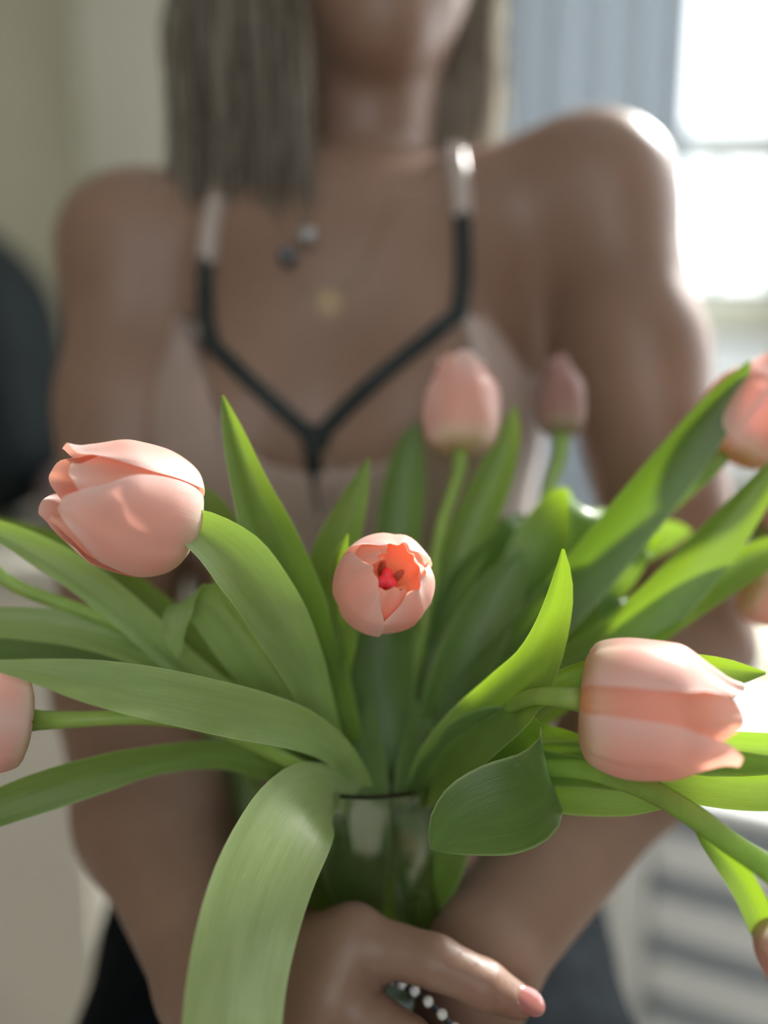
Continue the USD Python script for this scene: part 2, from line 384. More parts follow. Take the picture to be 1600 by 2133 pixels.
# ------------------------------------------------------------------ the room (structure)
ROOM_L, ROOM_R, ROOM_B, ROOM_F, ROOM_H = -0.90, 1.32, 2.62, -2.0, 2.75
def wall_with_hole(axis, pos, lo, hi, holes, thick):
    """a wall slab with rectangular openings, pieces joined into one mesh. axis 'x' or 'y' is the wall's normal"""
    us = sorted({lo, hi, *[h[0] for h in holes], *[h[1] for h in holes]}); parts = []
    zs = sorted({0, ROOM_H, *[h[2] for h in holes], *[h[3] for h in holes]})
    for a, b in zip(us[:-1], us[1:]):
        for c, d in zip(zs[:-1], zs[1:]):
            if any(h[0] <= a and b <= h[1] and h[2] <= c and d <= h[3] for h in holes): continue
            u, z = (a + b) / 2, (c + d) / 2
            box = trimesh.creation.box([b - a, thick, d - c] if axis == 'y' else [thick, b - a, d - c])
            box.apply_translation([u, pos, z] if axis == 'y' else [pos, u, z]); parts.append((box.vertices, box.faces))
    return merge(parts)
BW = (0.86, 1.25, 1.155, 2.45)     # back window opening x0 x1 z0 z1
SW = (0.45, 2.35, 0.45, 2.62)             # unseen side window, set to let the sun in: y0 y1 z0 z1
FW = (-0.8, 0.75, 1.1, 2.6)        # unseen window added behind the camera for fill light
T = 0.12
obj('wall_back', wall_with_hole('y', ROOM_B + T / 2, ROOM_L - T, ROOM_R + T, [BW], T), WALL_PALE, smooth=False, kind='structure', label='pale back wall behind the curtain and the window')
obj('wall_left', wall_with_hole('x', ROOM_L - T / 2, ROOM_F, ROOM_B, [], T), WALL_OLIVE, smooth=False, kind='structure', label='olive beige wall on the left')
obj('wall_right', wall_with_hole('x', ROOM_R + T / 2, ROOM_F, ROOM_B, [SW], T), WALL_PALE, smooth=False, kind='structure', label='pale wall on the right')
obj('wall_front', wall_with_hole('y', ROOM_F - T / 2, ROOM_L - T, ROOM_R + T, [FW], T), WALL_PALE, smooth=False, kind='structure', label='pale wall behind the camera')
cx, cy = (ROOM_L + ROOM_R) / 2, (ROOM_F + ROOM_B) / 2
obj('floor', rbox(cx, cy, -0.05, ROOM_R - ROOM_L + 2 * T, ROOM_B - ROOM_F + 2 * T, 0.1, 0.001), FLOOR, smooth=False, kind='structure', label='pale wooden floor')
obj('ceiling', rbox(cx, cy, ROOM_H + 0.05, ROOM_R - ROOM_L + 2 * T, ROOM_B - ROOM_F + 2 * T, 0.1, 0.001), CEIL, smooth=False, kind='structure', label='white ceiling')
obj('baseboard_left', rbox(ROOM_L + 0.006, cy, 0.05, 0.012, ROOM_B - ROOM_F, 0.1, 0.003), WHITE, smooth=False, kind='structure')

def window(n, axis, pos, op, label, transom=None, mull=None):
    w = thing(f'window_{n}', label, None, kind='structure')
    a, b, c, d = op; fw = 0.045; dep = 0.06
    def bar(u0, u1, z0, z1, dp=dep):
        if axis == 'y': return rbox((u0 + u1) / 2, pos + 0.05, (z0 + z1) / 2, u1 - u0, dp, z1 - z0, 0.004)
        return rbox(pos + (0.05 if pos > 0 else -0.05), (u0 + u1) / 2, (z0 + z1) / 2, dp, u1 - u0, z1 - z0, 0.004)
    obj('frame', merge([bar(a, a + .012 if n == 1 else a + fw, c, d), bar(b - fw, b, c, d), bar(a, b, d - fw, d), bar(a, b, c, c + fw)]), FRAME, w, smooth=False)
    tz = transom or (c + d) / 2 + 0.15
    obj('transom', bar(a, b, tz - 0.05, tz + 0.05), FRAME, w, smooth=False)
    for m in (mull or []):
        obj('mullion', bar(m - 0.012, m + 0.012, c, tz, 0.045), FRAME, w, smooth=False)
    for z0, z1 in ((c, tz), (tz, d)):
        obj('pane', bar(a + .005, b - .005, z0 + .005, z1 - .005, 0.006), PANE, w, smooth=False)
    return w

window(1, 'y', ROOM_B, BW, 'bright window at the right behind the blue grey curtain', transom=1.61, mull=[1.03])
window(2, 'x', ROOM_R, SW, 'tall unseen side window in the right wall, set to let the sun in', transom=0.85)
window(3, 'y', ROOM_F, FW, 'wide unseen window added behind the camera for fill light')
obj('trim', rbox((BW[0] + BW[1]) / 2, ROOM_B - 0.012, BW[2] - 0.045, BW[1] - BW[0] + 0.06, 0.05, 0.11, 0.004), SILL, smooth=False, kind='structure', label='beige window ledge board')

ra = thing('radiator', 'white ribbed radiator under the window at the right', 'radiator', (1.04, ROOM_B - .06, .62))
obj('back_plate', rbox(1.04, ROOM_B - .035, .80, .44, .02, .40, .004), WHITE, ra, smooth=False)
for k in range(11):
    obj('rib', rbox(.85 + k * .038, ROOM_B - .065, .80, .032, .045, .42, .006), WHITE, ra, smooth=False)
obj('top_grille', rbox(1.04, ROOM_B - .055, 1.02, .44, .07, .016, .004), WHITE, ra, smooth=False)
obj('pipe', tube([[1.24, ROOM_B - .06, .60], [1.24, ROOM_B - .06, .3], [1.24, ROOM_B - .06, 0.0]], .009, 10), WHITE, ra, smooth=40)
# ------------------------------------------------------------------ curtain
def curtain(x0, x1, y, z0, z1, folds, depth, name, label):
    n, m = 200, 12
    u = np.linspace(0, 1, n)
    x = x0 + (x1 - x0) * u + 0.006 * np.sin(u * folds * 4 * np.pi + 1)
    w = np.sin(u * folds * 2 * np.pi) + 0.35 * np.sin(u * folds * 4.6 * np.pi + 0.7)
    vs = []
    for z in np.linspace(z0, z1, m):
        k = (z - z0) / (z1 - z0)
        vs.append(np.stack([x + 0.008 * (1 - k) * np.sin(u * 9), y + depth * w * (0.8 + 0.35 * (1 - k)), np.full(n, z)], 1))
    front = np.array(vs); back = front + [0, 0.003, 0]
    v = np.vstack([front.reshape(-1, 3), back.reshape(-1, 3)])
    f = quads(grid_faces(m, n)); f = np.vstack([f, f[:, ::-1] + m * n])
    c = thing(name, label, 'curtain', (x0, y, 0))
    obj('panel', (v, f), CURTAIN, c, smooth=60)
    obj('rod', tube([[x0 - .15, y, z1 + .02], [(x0 + x1) / 2, y, z1 + .02], [x1 + .5, y, z1 + .02]], 0.011, 12), STEEL, c, smooth=40)
    for k in range(9):
        a = np.linspace(0, 2 * np.pi, 20); xx = x0 + .03 + (x1 - x0 - .06) * k / 8
        obj('ring', tube(np.stack([np.full(20, xx), y + .018 * np.cos(a), z1 + .015 + .018 * np.sin(a)], 1), .0022, 6), STEEL, c, smooth=40)
curtain(0.10, 0.868, ROOM_B - 0.10, 0.06, 2.33, 7, 0.018, 'curtain', 'long blue grey curtain hanging in soft folds beside the window')

# ------------------------------------------------------------------ white cabinet and black bag on the left
cb = thing('cabinet', 'low cream painted cabinet at the left under the black bag', 'cabinet', (-0.63, 1.23, 0))
CX0, CX1, CYF, CYB, CT = -0.89, -0.372, 1.0, 1.46, 0.70
obj('body', rbox((CX0 + CX1) / 2, (CYF + CYB) / 2, CT / 2 - 0.01, CX1 - CX0, CYB - CYF, CT - 0.02, 0.012), CREAM_PAINT, cb, smooth=False)
obj('top', rbox((CX0 + CX1) / 2, (CYF + CYB) / 2 - .005, CT, CX1 - CX0 + .0, CYB - CYF + .03, 0.025, 0.006), CREAM_PAINT, cb, smooth=False)
for x0, x1 in ((CX0 + .012, (CX0 + CX1) / 2 - .003), ((CX0 + CX1) / 2 + .003, CX1 - .012)):
    dr = obj('door', rbox((x0 + x1) / 2, CYF - 0.008, CT / 2 - .02, x1 - x0, 0.018, CT - .09, 0.004), CREAM_PAINT, cb, smooth=False)
    kx = x1 - .035 if x1 < -0.6 else x0 + .035
    obj('knob', trimesh.creation.icosphere(2, 0.012).apply_translation([kx, CYF - .028, 0.5]), STEEL, dr, smooth=True)

bag = thing('bag', 'slumped black leather bag standing on the cream cabinet by the wall', 'bag', (-0.665, 1.24, CT + .0125))
def squashed(cx, cy, z0, sx, sy, sz, seed, sharp=2.6, amp=0.02):
    m = trimesh.creation.icosphere(5, 1.0); v = m.vertices
    r = (np.abs(v) ** sharp).sum(1) ** (-1 / sharp); v = v * r[:, None]
    v = v * (1 + amp * (meshkit.noise(v * 2.2 + seed)[:, None] - 0.0))
    v = v * [sx / 2, sy / 2, sz / 2]; v[:, 2] += sz / 2 - v[:, 2].min() * 0
    v[:, 0] *= 1.0 - 0.18 * np.clip(v[:, 2] / sz, 0, 1) ** 2
    v[:, 2] -= v[:, 2].min()
    return v + [cx, cy, z0], m.faces
obj('body', squashed(-0.665, 1.24, CT + .0125, 0.36, 0.26, 0.43, 3.0, 3.2, 0.06), BLACK_LEATHER, bag, smooth=True)
for dy in (-.10, .10):
    hp = spline([[-.765, 1.24 + dy, CT + .36], [-.735, 1.24 + dy * .8, CT + .44], [-.665, 1.24 + dy * .7, CT + .475], [-.605, 1.24 + dy * .8, CT + .44], [-.575, 1.24 + dy, CT + .36]], 40)[0]
    obj('handle', tube(hp, .009, 10), BLACK_LEATHER, bag, smooth=True)
cl = obj('folded_cloth', squashed(-0.43, 1.22, CT + .0125, 0.10, 0.24, 0.10, 9.0, 3.5, 0.10), MAUVE, smooth=True, label='crumpled mauve grey cloth on the cabinet beside the black bag', cat='cloth')

# ------------------------------------------------------------------ white drawer unit and cream pouf at the right
ROT = math.radians(-27)
du = thing('drawer_unit', 'white slatted storage unit of shallow drawers at the lower right', 'drawers', (0.72, 1.02, 0))
DC = P(1262, 1900, 1.02); DC = np.array([DC[0], DC[1], 0.0]); ex = np.array([math.cos(ROT), math.sin(ROT), 0]); ey = np.array([-math.sin(ROT), math.cos(ROT), 0])
DW, DD, DH = 0.56, 0.38, 0.44
def dbox(u0, u1, v0, v1, z0, z1, r=0.004):
    c = DC + ex * (u0 + u1) / 2 + ey * (v0 + v1) / 2
    return rbox(c[0], c[1], (z0 + z1) / 2, u1 - u0, v1 - v0, z1 - z0, r, ROT)
obj('side_panel', dbox(0, 0.046, 0, DD, 0.0, DH, .005), WHITE, du, smooth=False)
obj('side_panel', dbox(DW - 0.046, DW, 0, DD, 0.0, DH, .005), WHITE, du, smooth=False)
obj('back_panel', dbox(0.046, DW - .046, DD - .012, DD, 0.0, DH, .002), WHITE, du, smooth=False)
obj('top', dbox(-0.004, DW + .004, -.006, DD, DH, DH + 0.022, .005), WHITE, du, smooth=False)
PZ = 0.083; k = 0
z = 0.022
while z + PZ < DH + .01:
    dr = obj('drawer', dbox(0.050, DW - .050, 0.004, 0.022, z, z + PZ - .034), WHITE, du, smooth=False)
    obj('basket', dbox(0.052, DW - .052, 0.028, DD - .02, z + .002, z + PZ - .012, .004), GREY_FABRIC, dr, smooth=False)
    z += PZ
pf = thing('pouf', 'cream round pouf behind the storage unit at the right edge', 'pouf', tuple(P(1640, 1540, 1.55) * [1, 1, 0]))
pc = P(1660, 1420, 1.62); 
pr = [(0.002, 0), (.17, 0.0), (.215, .03), (.235, .14), (.24, .25), (.235, .36), (.20, .43), (.12, .455), (.002, .46)]
prs = np.array(pr); t_ = np.linspace(0, 1, len(prs)); tt = np.linspace(0, 1, 40)
obj('cushion', lathe(np.stack([PchipInterpolator(t_, prs[:, 0])(tt), PchipInterpolator(t_, prs[:, 1])(tt)], 1), (pc[0], pc[1], 0)), CREAM_FABRIC, pf, smooth=True)
ang = np.linspace(0, 2 * np.pi, 64)
obj('piping', tube(np.stack([pc[0] + .201 * np.cos(ang), pc[1] + .201 * np.sin(ang), np.full(64, .432)], 1), .005, 8, False), CREAM_FABRIC, pf, smooth=True)

# ------------------------------------------------------------------ person
pe = thing('person', 'person in a mauve bra and black harness straps holding the glass vase of tulips', 'person', (-0.02, 0.58, 0))
J = dict(shR=P(272, 520, .575), elR=P(240, 1430, .52), fmR=P(320, 1690, .455), wrR=P(450, 2040, .378),
         shL=P(1243, 408, .560), elL=P(1440, 1335, .50), fmL=P(1305, 1570, .465), wrL=P(1000, 2000, .378),
         pel=P(742, 1900, .60), wai=P(745, 1450, .60), rib=P(740, 1130, .60), che=P(735, 800, .59), upc=P(732, 590, .59), nkb=P(745, 400, .60), nkt=P(782, 60, .585), chin=P(792, 100, .535))
HC = J['chin'] + np.array([0.0, 0.062, 0.118])
LO, HI = (-.30, .10, -.01), (.30, .74, 1.50)
B = Field((-.30, .20, .40), (.30, .74, 1.50), 0.003)
B.ellipsoid(J['pel'], (.158, .105, .125), .02)
B.ellipsoid(J['wai'], (.112, .078, .13), .06)
B.ellipsoid(J['rib'], (.122, .082, .13), .05)
B.ellipsoid(J['che'], (.135, .088, .145), .04)
B.ellipsoid(J['upc'], (.125, .072, .085), .04)
B.cone(J['upc'], J['shR'] + [0.02, 0, 0], .058, .046, .03).cone(J['upc'] + [.02, 0, .0], J['shL'] - [0.02, 0, 0], .054, .044, .03)
B.cone(J['nkb'] + [0, .01, -.02], J['nkt'], .046, .046, .018)
B.cone(P(630, 470, .60), J['shR'], .034, .040, .03).cone(P(850, 475, .60), J['shL'], .034, .044, .025)
# collar bones
B.cone(P(690, 470, .545), P(380, 440, .56), .0075, .007, .02).cone(P(790, 455, .545), P(1120, 330, .545), .0075, .007, .02)
# bust
for c, r in ((P(520, 905, .545), (.060, .062, .064)), (P(885, 890, .540), (.060, .062, .064))):
    B.ellipsoid(c, r, .045)
# head: skull, jaw, nose, brow, cheeks, ears, lips
B.ellipsoid(HC + [0, .02, .03], (.072, .092, .092), .02)
B.ellipsoid(HC + [0, -.025, -.03], (.060, .066, .085), .03)
B.cone(J['chin'] + [0, .010, .014], J['chin'] + [0, .03, .03], .020, .034, .025)
for s in (-1, 1):
    B.cone(J['chin'] + [s * .012, .014, .018], HC + [s * .056, .01, -.035], .016, .016, .025)
    B.ellipsoid(HC + [s * .036, -.068, -.018], (.022, .018, .018), .02)
    B.ellipsoid(HC + [s * .074, .018, -.005], (.008, .018, .030), .008, rotz=s * .35)
    B.ellipsoid(HC + [s * .031, -.094, .008], (.015, .012, .010), .010, 'sub')
    B.cone(HC + [s * .014, -.088, .028], HC + [s * .048, -.078, .026], .008, .006, .012)
for s in (-1, 1):   # upper and lower eyelids
    B.chain([HC + [s * .018, -.079, .009], HC + [s * .031, -.084, .0155], HC + [s * .045, -.076, .009]], [.0035, .0042, .0035], .003)
    B.chain([HC + [s * .018, -.079, .006], HC + [s * .031, -.083, .0005], HC + [s * .045, -.076, .006]], [.003, .0035, .003], .003)
B.cone(HC + [0, -.080, .012], HC + [0, -.098, -.028], .007, .0095, .012)
for s in (-1, 1): B.ellipsoid(HC + [s * .010, -.094, -.032], (.008, .009, .007), .006)
B.cone(HC + [-.018, -.079, -.062], HC + [.018, -.079, -.062], .006, .006, .008).cone(HC + [-.014, -.078, -.073], HC + [.014, -.078, -.073], .0065, .0065, .008)
BT = Field((-.30, .20, .40), (.30, .74, 1.50), 0.003); BT.F = B.F.copy()
# upper arms
B.cone(J['shR'], J['shR'] * .62 + J['elR'] * .38, .045, .041, .03).cone(J['shR'] * .62 + J['elR'] * .38, J['elR'], .043, .036, .02)
B.cone(J['shL'], J['shL'] * .62 + J['elL'] * .38, .0465, .0435, .03).cone(J['shL'] * .62 + J['elL'] * .38, J['elL'], .045, .037, .02)
# navel
B.ellipsoid(J['wai'] + [0, -.082, -.035], (.006, .012, .008), .008, 'sub')
# hips and thighs start in the body too, so the figure goes on inside the trousers
HIPR, HIPL = J['pel'] + [-.085, -.02, -.03], J['pel'] + [.085, -.02, -.03]
KNR, KNL = np.array([-.105, .165, .525]), np.array([.095, .165, .525])
ANR, ANL = np.array([-.13, .25, .09]), np.array([.12, .25, .09])

G = {}
def arm_field(lo, hi):
    return Field(lo, hi, 0.003)
def hand(F, wrist, fore, mcps, fingers, thumb, back):
    """five separate fingers rooted in a palm"""
    for i, m in enumerate(mcps):
        F.cone(wrist, m, .019, (.0135, .0135, .0125, .011)[i], .014)
    for i in range(3): F.cone(mcps[i], mcps[i + 1], .0115, .0115, .010)
    for i, (m, fg) in enumerate(zip(mcps, fingers)):
        rs = np.array([(.0118, .0102, .0092, .0072), (.0118, .0102, .0092, .0074), (.0112, .0098, .0088, .0070), (.0100, .0088, .0078, .0062)][i])
        F.chain([m, *fg], rs, .003)
    F.chain(thumb, (.017, .0135, .0112, .0085), .006)
mR = [P(735, 1958, .348), P(690, 2070, .340), P(655, 2165, .340), P(625, 2245, .348)]
fR = [[P(905, 2002, .337), P(1012, 2052, .334), P(1078, 2086, .338)],
      [P(850, 2175, .326), P(925, 2240, .334), P(972, 2290, .345)],
      [P(800, 2270, .326), P(870, 2335, .336), P(910, 2385, .347)],
      [P(745, 2350, .330), P(800, 2405, .340), P(835, 2440, .350)]]
tR = [P(510, 2000, .378), P(560, 1955, .388), P(620, 1938, .394), P(680, 1945, .396)]
mL = [P(880, 2205, .392), P(905, 2255, .382), P(930, 2300, .378), P(965, 2340, .380)]
fL = [[P(770, 2265, .398), P(705, 2300, .398), P(655, 2330, .396)],
      [P(790, 2330, .384), P(720, 2370, .384), P(665, 2400, .384)],
      [P(820, 2385, .378), P(755, 2425, .380), P(705, 2455, .384)],
      [P(865, 2425, .378), P(815, 2460, .382), P(775, 2485, .388)]]
tL = [P(930, 2085, .402), P(880, 2130, .416), P(825, 2165, .424), P(775, 2190, .430)]
def seg_field(pts, m=.07):
    pts = np.array(pts); return Field(pts.min(0) - m, pts.max(0) + m, 0.0025)
FR = seg_field([J['elR'], J['fmR'], J['wrR'], *mR, *sum(fR, []), *tR], .06)
FR.cone(J['elR'], J['fmR'], .0365, .0385, .02).cone(J['fmR'], J['wrR'], .0385, .0255, .02).cone(J['elR'] + [.0, .012, -.004], J['elR'] + [0, .014, -.006], .028, .028, .02)
hand(FR, J['wrR'], J['fmR'], mR, fR, tR, None)
FL = seg_field([J['elL'], J['fmL'], J['wrL'], *mL, *sum(fL, []), *tL], .06)
FL.cone(J['elL'], J['fmL'], .037, .0385, .02).cone(J['fmL'], J['wrL'], .0385, .0255, .02).cone(J['elL'] + [.0, .012, -.004], J['elL'] + [0, .014, -.006], .028, .028, .02)
hand(FL, J['wrL'], J['fmL'], mL, fL, tL, None)
# everything into one field of the whole figure, so that the body is one continuous surface
W = Field((-.32, .08, .36), (.36, .74, 1.50), 0.003)
def paste(src, k):
    g = W.block(src.lo + src.h, src.lo + (src.n - 2) * src.h)
    sl, ax = g
    gx, gy, gz = np.meshgrid(*ax, indexing='ij', sparse=False)
    D = src.sample(np.stack([gx, gy, gz], -1).astype(np.float32)).astype(np.float32)
    W.blend(sl, D, k)
a0 = np.round((B.lo - W.lo) / W.h).astype(int)
W.F[tuple(slice(a, a + n) for a, n in zip(a0, B.n))] = B.F[tuple(slice(0, min(n, W.n[i] - a0[i])) for i, n in enumerate(B.n))]
for h_, k_ in ((HIPR, KNR), (HIPL, KNL)):
    W.cone(h_, k_, .072, .052, .03)
paste(FR, .012); paste(FL, .0015)
V, Fq = W.mesh()
body = quality(V, Fq, 4)
comps = body.split(only_watertight=False)
body = max(comps, key=lambda m: len(m.vertices))
E_ = body.edges_unique; vv = np.array(body.vertices)
for _ in range(12):
    acc = np.zeros_like(vv); cnt = np.zeros(len(vv))
    for i, j in ((0, 1), (1, 0)):
        np.add.at(acc, E_[:, i], vv[E_[:, j]]); np.add.at(cnt, E_[:, i], 1)
    mean = acc / np.maximum(cnt, 1)[:, None]; far = np.linalg.norm(vv - mean, axis=1) > .0017
    vv[far] = mean[far]
body = trimesh.Trimesh(vv, body.faces, process=False)
obj('body', body, SKIN, pe, smooth=True)

def on_body(p, toward=None):
    """nearest point of the body's front below a picture ray: march along the ray until the surface"""
    d = p - CAM; L = np.linalg.norm(d); d /= L
    ts = np.arange(.30, .85, .0015); q = CAM + d * ts[:, None]
    s = BT.sample(q); hit = np.argmax(s < 0)
    return q[hit]

def shell(regions, out, inner, h=0.002, field=None, extra=None):
    """clothing: the body's surface grown by out, kept where region fields (list of cones) are inside"""
    pts = np.array([c for r in regions for c in r[:2]]); rad = max(max(r[2], r[3]) for r in regions) + .012
    lo, hi = pts.min(0) - rad, pts.max(0) + rad
    R = Field(lo, hi, h)
    for a, b, ra, rb in regions: R.cone(a, b, ra, rb, 0.0005)
    gx, gy, gz = np.meshgrid(*R.axes(), indexing='ij')
    S = (BT if field is None else field).sample(np.stack([gx, gy, gz], -1))
    D = np.maximum(np.maximum(S - out, -(S + inner)), R.F)
    if extra is not None: D = np.maximum(D, extra(gx, gy, gz))
    R.F = D.astype(np.float32)
    V, F = R.mesh()
    return quality(V, F, 2)

def strap_regions(pix, w0, w1=None):
    q = [on_body(P(x, y, .5)) for x, y in pix]
    q = np.array(q); n = max(8, int(np.linalg.norm(np.diff(q, axis=0), axis=1).sum() / .012))
    t = np.linspace(0, 1, len(pix)); pp = np.stack([PchipInterpolator(t, np.array(pix)[:, k])(np.linspace(0, 1, n)) for k in (0, 1)], 1)
    q = [on_body(P(x, y, .5)) for x, y in pp]
    return [(q[i], q[i + 1], w0, w0) for i in range(len(q) - 1)]

# bra: cups and band
cupL, cupR = P(520, 905, .545), P(885, 890, .540)
def cup_cut(cx_, side):
    # neckline of the cup: slopes from the strap on the outside down to the middle; kept is what lies below / outside of it
    def f(gx, gy, gz):
        d = (np.stack([gx, gy, gz], -1) - CAM); dep = d @ FWD
        u = (d @ RIGHT) / dep * FPX + CX; v = CY - (d @ UP) / dep * FPX
        if side < 0: line = np.interp(u, [330, 385, 415, 440, 480, 560, 640, 700], [640, 668, 740, 830, 915, 968, 985, 985])
        else: line = np.interp(u, [610, 700, 800, 880, 940, 965, 985, 1010, 1100], [985, 985, 965, 930, 850, 740, 668, 655, 780])
        return (line - v) * 0.0003
    return f
bra = obj('bra', shell([(cupL, cupL + [0, -.01, 0], .088, .088)], .0032, .006, extra=cup_cut(0, -1)), BRA, pe, smooth=True, label='mauve pink bra cups')
obj('cup', shell([(cupR, cupR + [0, -.01, 0], .088, .088)], .0032, .006, extra=cup_cut(0, 1)), BRA, bra, smooth=True)
bz = (P(740, 1085, .55))[2]
def band_cut(gx, gy, gz): return np.abs(gz - bz) - .022
obj('band', shell([(J['rib'] + [-.05, 0, .01], J['rib'] + [.05, 0, .01], .115, .115)], .0026, .006, h=.0028, extra=band_cut), BRA, bra, smooth=True)
for pix, w, m, nm in (([(455, 405), (445, 450), (437, 500), (432, 545)], .0062, STRAP_PALE, 'pale_strap'),
                      ([(432, 545), (428, 610), (430, 660), (440, 715)], .0060, STRAP_BLACK, 'black_strap'),
                      ([(432, 700), (400, 690), (388, 760)], .0045, STRAP_PALE, 'pale_strap'),
                      ([(436, 712), (500, 775), (575, 845), (655, 915)], .0054, STRAP_BLACK, 'black_strap'),
                      ([(935, 262), (948, 320), (957, 380), (962, 450)], .0066, STRAP_PALE, 'pale_strap'),
                      ([(962, 450), (964, 540), (962, 600), (955, 655)], .0062, STRAP_BLACK, 'black_strap'),
                      ([(962, 645), (880, 715), (770, 805), (670, 905)], .0056, STRAP_BLACK, 'black_strap'),
                      ([(958, 650), (985, 700), (1000, 780)], .0045, STRAP_PALE, 'pale_strap'),
                      ([(655, 915), (652, 960), (657, 1020), (676, 1095), (690, 1150)], .0052, STRAP_BLACK, 'black_strap')):
    try: obj(nm, shell(strap_regions(pix, w), .0060 if m is STRAP_BLACK else .0048, .004, h=.0016), m, bra, smooth=True)
    except Exception as e: print('strap', nm, e)
# a ring where the straps meet
rc = on_body(P(660, 912, .5)) + [0, -.004, 0]; ang = np.linspace(0, 2 * np.pi, 33)
obj('ring', tube(np.stack([rc[0] + .007 * np.cos(ang), np.full(33, rc[1]), rc[2] + .007 * np.sin(ang)], 1), .0013, 8, False), STRAP_BLACK, bra, smooth=True)
# loose pale strap end hanging at the waist
sp = spline([P(352, 1470, .50), P(372, 1530, .495), P(368, 1590, .495), P(385, 1655, .50)], 24)[0]
obj('loose_strap', tube(sp, .0045, 8), STRAP_PALE, bra, smooth=True)

# trousers
TF = Field((-.30, .05, .0), (.28, .75, .66), 0.006)
TF.ellipsoid(J['pel'] + [0, 0, -.01], (.172, .120, .135), .02)
for h_, k_, a_ in ((HIPR, KNR, ANR), (HIPL, KNL, ANL)):
    TF.cone(h_ + [0, 0, .0], k_, .092, .066, .03); TF.cone(k_, a_, .064, .046, .02)
gz = TF.axes()[2][None, None, :]
TF.F = np.maximum(np.maximum(TF.F, (gz - .632)), .07 - gz).astype(np.float32)
tm = quality(*TF.mesh(), 3); tm.vertices += 0.0022 * meshkit.noise(tm.vertices * 38)[:, None] * tm.vertex_normals
obj('trousers', tm, TROUSER, pe, smooth=True)
for a_ in (ANR, ANL):
    FF = Field(a_ - .16, a_ + .12, .005)
    FF.cone(a_ + [0, .0, .02], a_ + [0, 0.005, -.05], .034, .032, .01).cone(a_ + [0, .012, -.058], a_ + [0, -.10, -.068], .030, .022, .03)
    for k in range(5): FF.cone(a_ + [(k - 2) * .016, -.10, -.074], a_ + [(k - 2) * .018, -.135 + abs(k - 1.5) * .006, -.079], .010, .0085, .006)
    obj('foot', quality(*FF.mesh(), 2), SKIN, pe, smooth=True)
# nails, eyes, lips
def nail(tip, dip, face, r=.0052):
    ax = (tip - dip) / np.linalg.norm(tip - dip); n = face - ax * (face @ ax); n /= np.linalg.norm(n); w = np.cross(ax, n)
    m = trimesh.creation.icosphere(3, 1.0); v = m.vertices * [.0082, r, .0022]
    return tip + ax * .001 + n * .0062 + v[:, :1] * ax + v[:, 1:2] * w + v[:, 2:] * n - 0.00012 * 0, m.faces
obj('nail', nail(fR[0][2], fR[0][1], CAM - fR[0][2] + [0.12, 0, .14]), NAIL, pe, smooth=True, label='pink painted nail of the pointing finger')
for k in range(1, 4): obj('nail', nail(fR[k][2], fR[k][1], CAM - fR[k][2]), NAIL, pe, smooth=True)
IRIS = plain('iris_brown', (0.10, 0.055, 0.03), 0.15); BROW = plain('brow_brown', (0.10, 0.075, 0.055), 0.7)
for s in (-1, 1):
    ey = obj('eye', trimesh.creation.icosphere(3, .0108).apply_translation(HC + [s * .031, -.0735, .008]), EYE, pe, smooth=True)
    ir = trimesh.creation.icosphere(3, 1.0); ir.apply_scale([.0056, .0016, .0056]); obj('iris', ir.apply_translation(HC + [s * .031, -.0840, .0068]), IRIS, ey, smooth=True)
    obj('eyebrow', tube(spline(np.array([HC + [s * .014, -.0925, .0265], HC + [s * .030, -.090, .032], HC + [s * .050, -.078, .028]]), 16)[0], np.interp(np.linspace(0, 1, 16), [0, .3, 1], [.0030, .0034, .001]), 8), BROW, pe, smooth=True)
obj('lips', merge([tube(spline(np.array([HC + [-.021, -.0785, -.0655], HC + [-.007, -.0865, -.0600], HC + [0, -.0868, -.0615], HC + [.007, -.0865, -.0600], HC + [.021, -.0785, -.0655]]), 24)[0], np.interp(np.linspace(0, 1, 24), [0, .4, .6, 1], [.001, .0042, .0042, .001]), 10),
                   tube(spline(np.array([HC + [-.020, -.0785, -.0675], HC + [0, -.0865, -.0725], HC + [.020, -.0785, -.0675]]), 24)[0], np.interp(np.linspace(0, 1, 24), [0, .5, 1], [.001, .0050, .001]), 10)]), LIP, pe, smooth=True)
# hair: base and strands
cap = trimesh.creation.icosphere(4, 1.0); v = cap.vertices
keep = ~((v[:, 1] < -.38) & (v[:, 2] < .66)) & ~((v[:, 2] < -.80))
fk = keep[cap.faces].all(1)
cv = v * [.084, .104, .106] + HC + [0, .022, .028]
obj('hair_base', (cv, cap.faces[fk]), HAIR_CAP, pe, smooth=True)
curves, widths = [], []
def strand(ctrl, w, n=18):
    c = spline(ctrl, n)[0]; curves.append(c); widths.append(np.interp(np.linspace(0, 1, n), [0, .7, 1], [w, w, w * .25]))
for i in range(1500):
    t = rng.random(); L = rng.random()
    yr = -.065 + .13 * rng.random() ; zt = .030 + .109 * math.sqrt(max(0, 1 - ((yr - .022) / .107) ** 2))
    root = HC + np.array([-.003, yr, zt]); side = [HC + np.array([-.052, yr * .9, zt * .80 + .006]), HC + np.array([-.088 - .006 * rng.random(), yr * .6 + .004, .022])]
    x0 = 368 + 245 * t ** 1.1 + rng.normal(0, 10); dd = .545 - .03 * t + rng.normal(0, .009)
    lock = math.sin(t * 22) * 9
    x1 = 345 + 300 * t + lock + rng.normal(0, 12); y1 = 420 + 45 * rng.random() + 20 * math.sin(t * 9) - (30 if t > .8 else 0) * rng.random()
    strand([root, *side, P(x0, 0, dd + .016), P((x0 + x1) / 2 + lock, 210, dd), P(x1, y1, dd + .004)], .0011 + .0008 * rng.random())
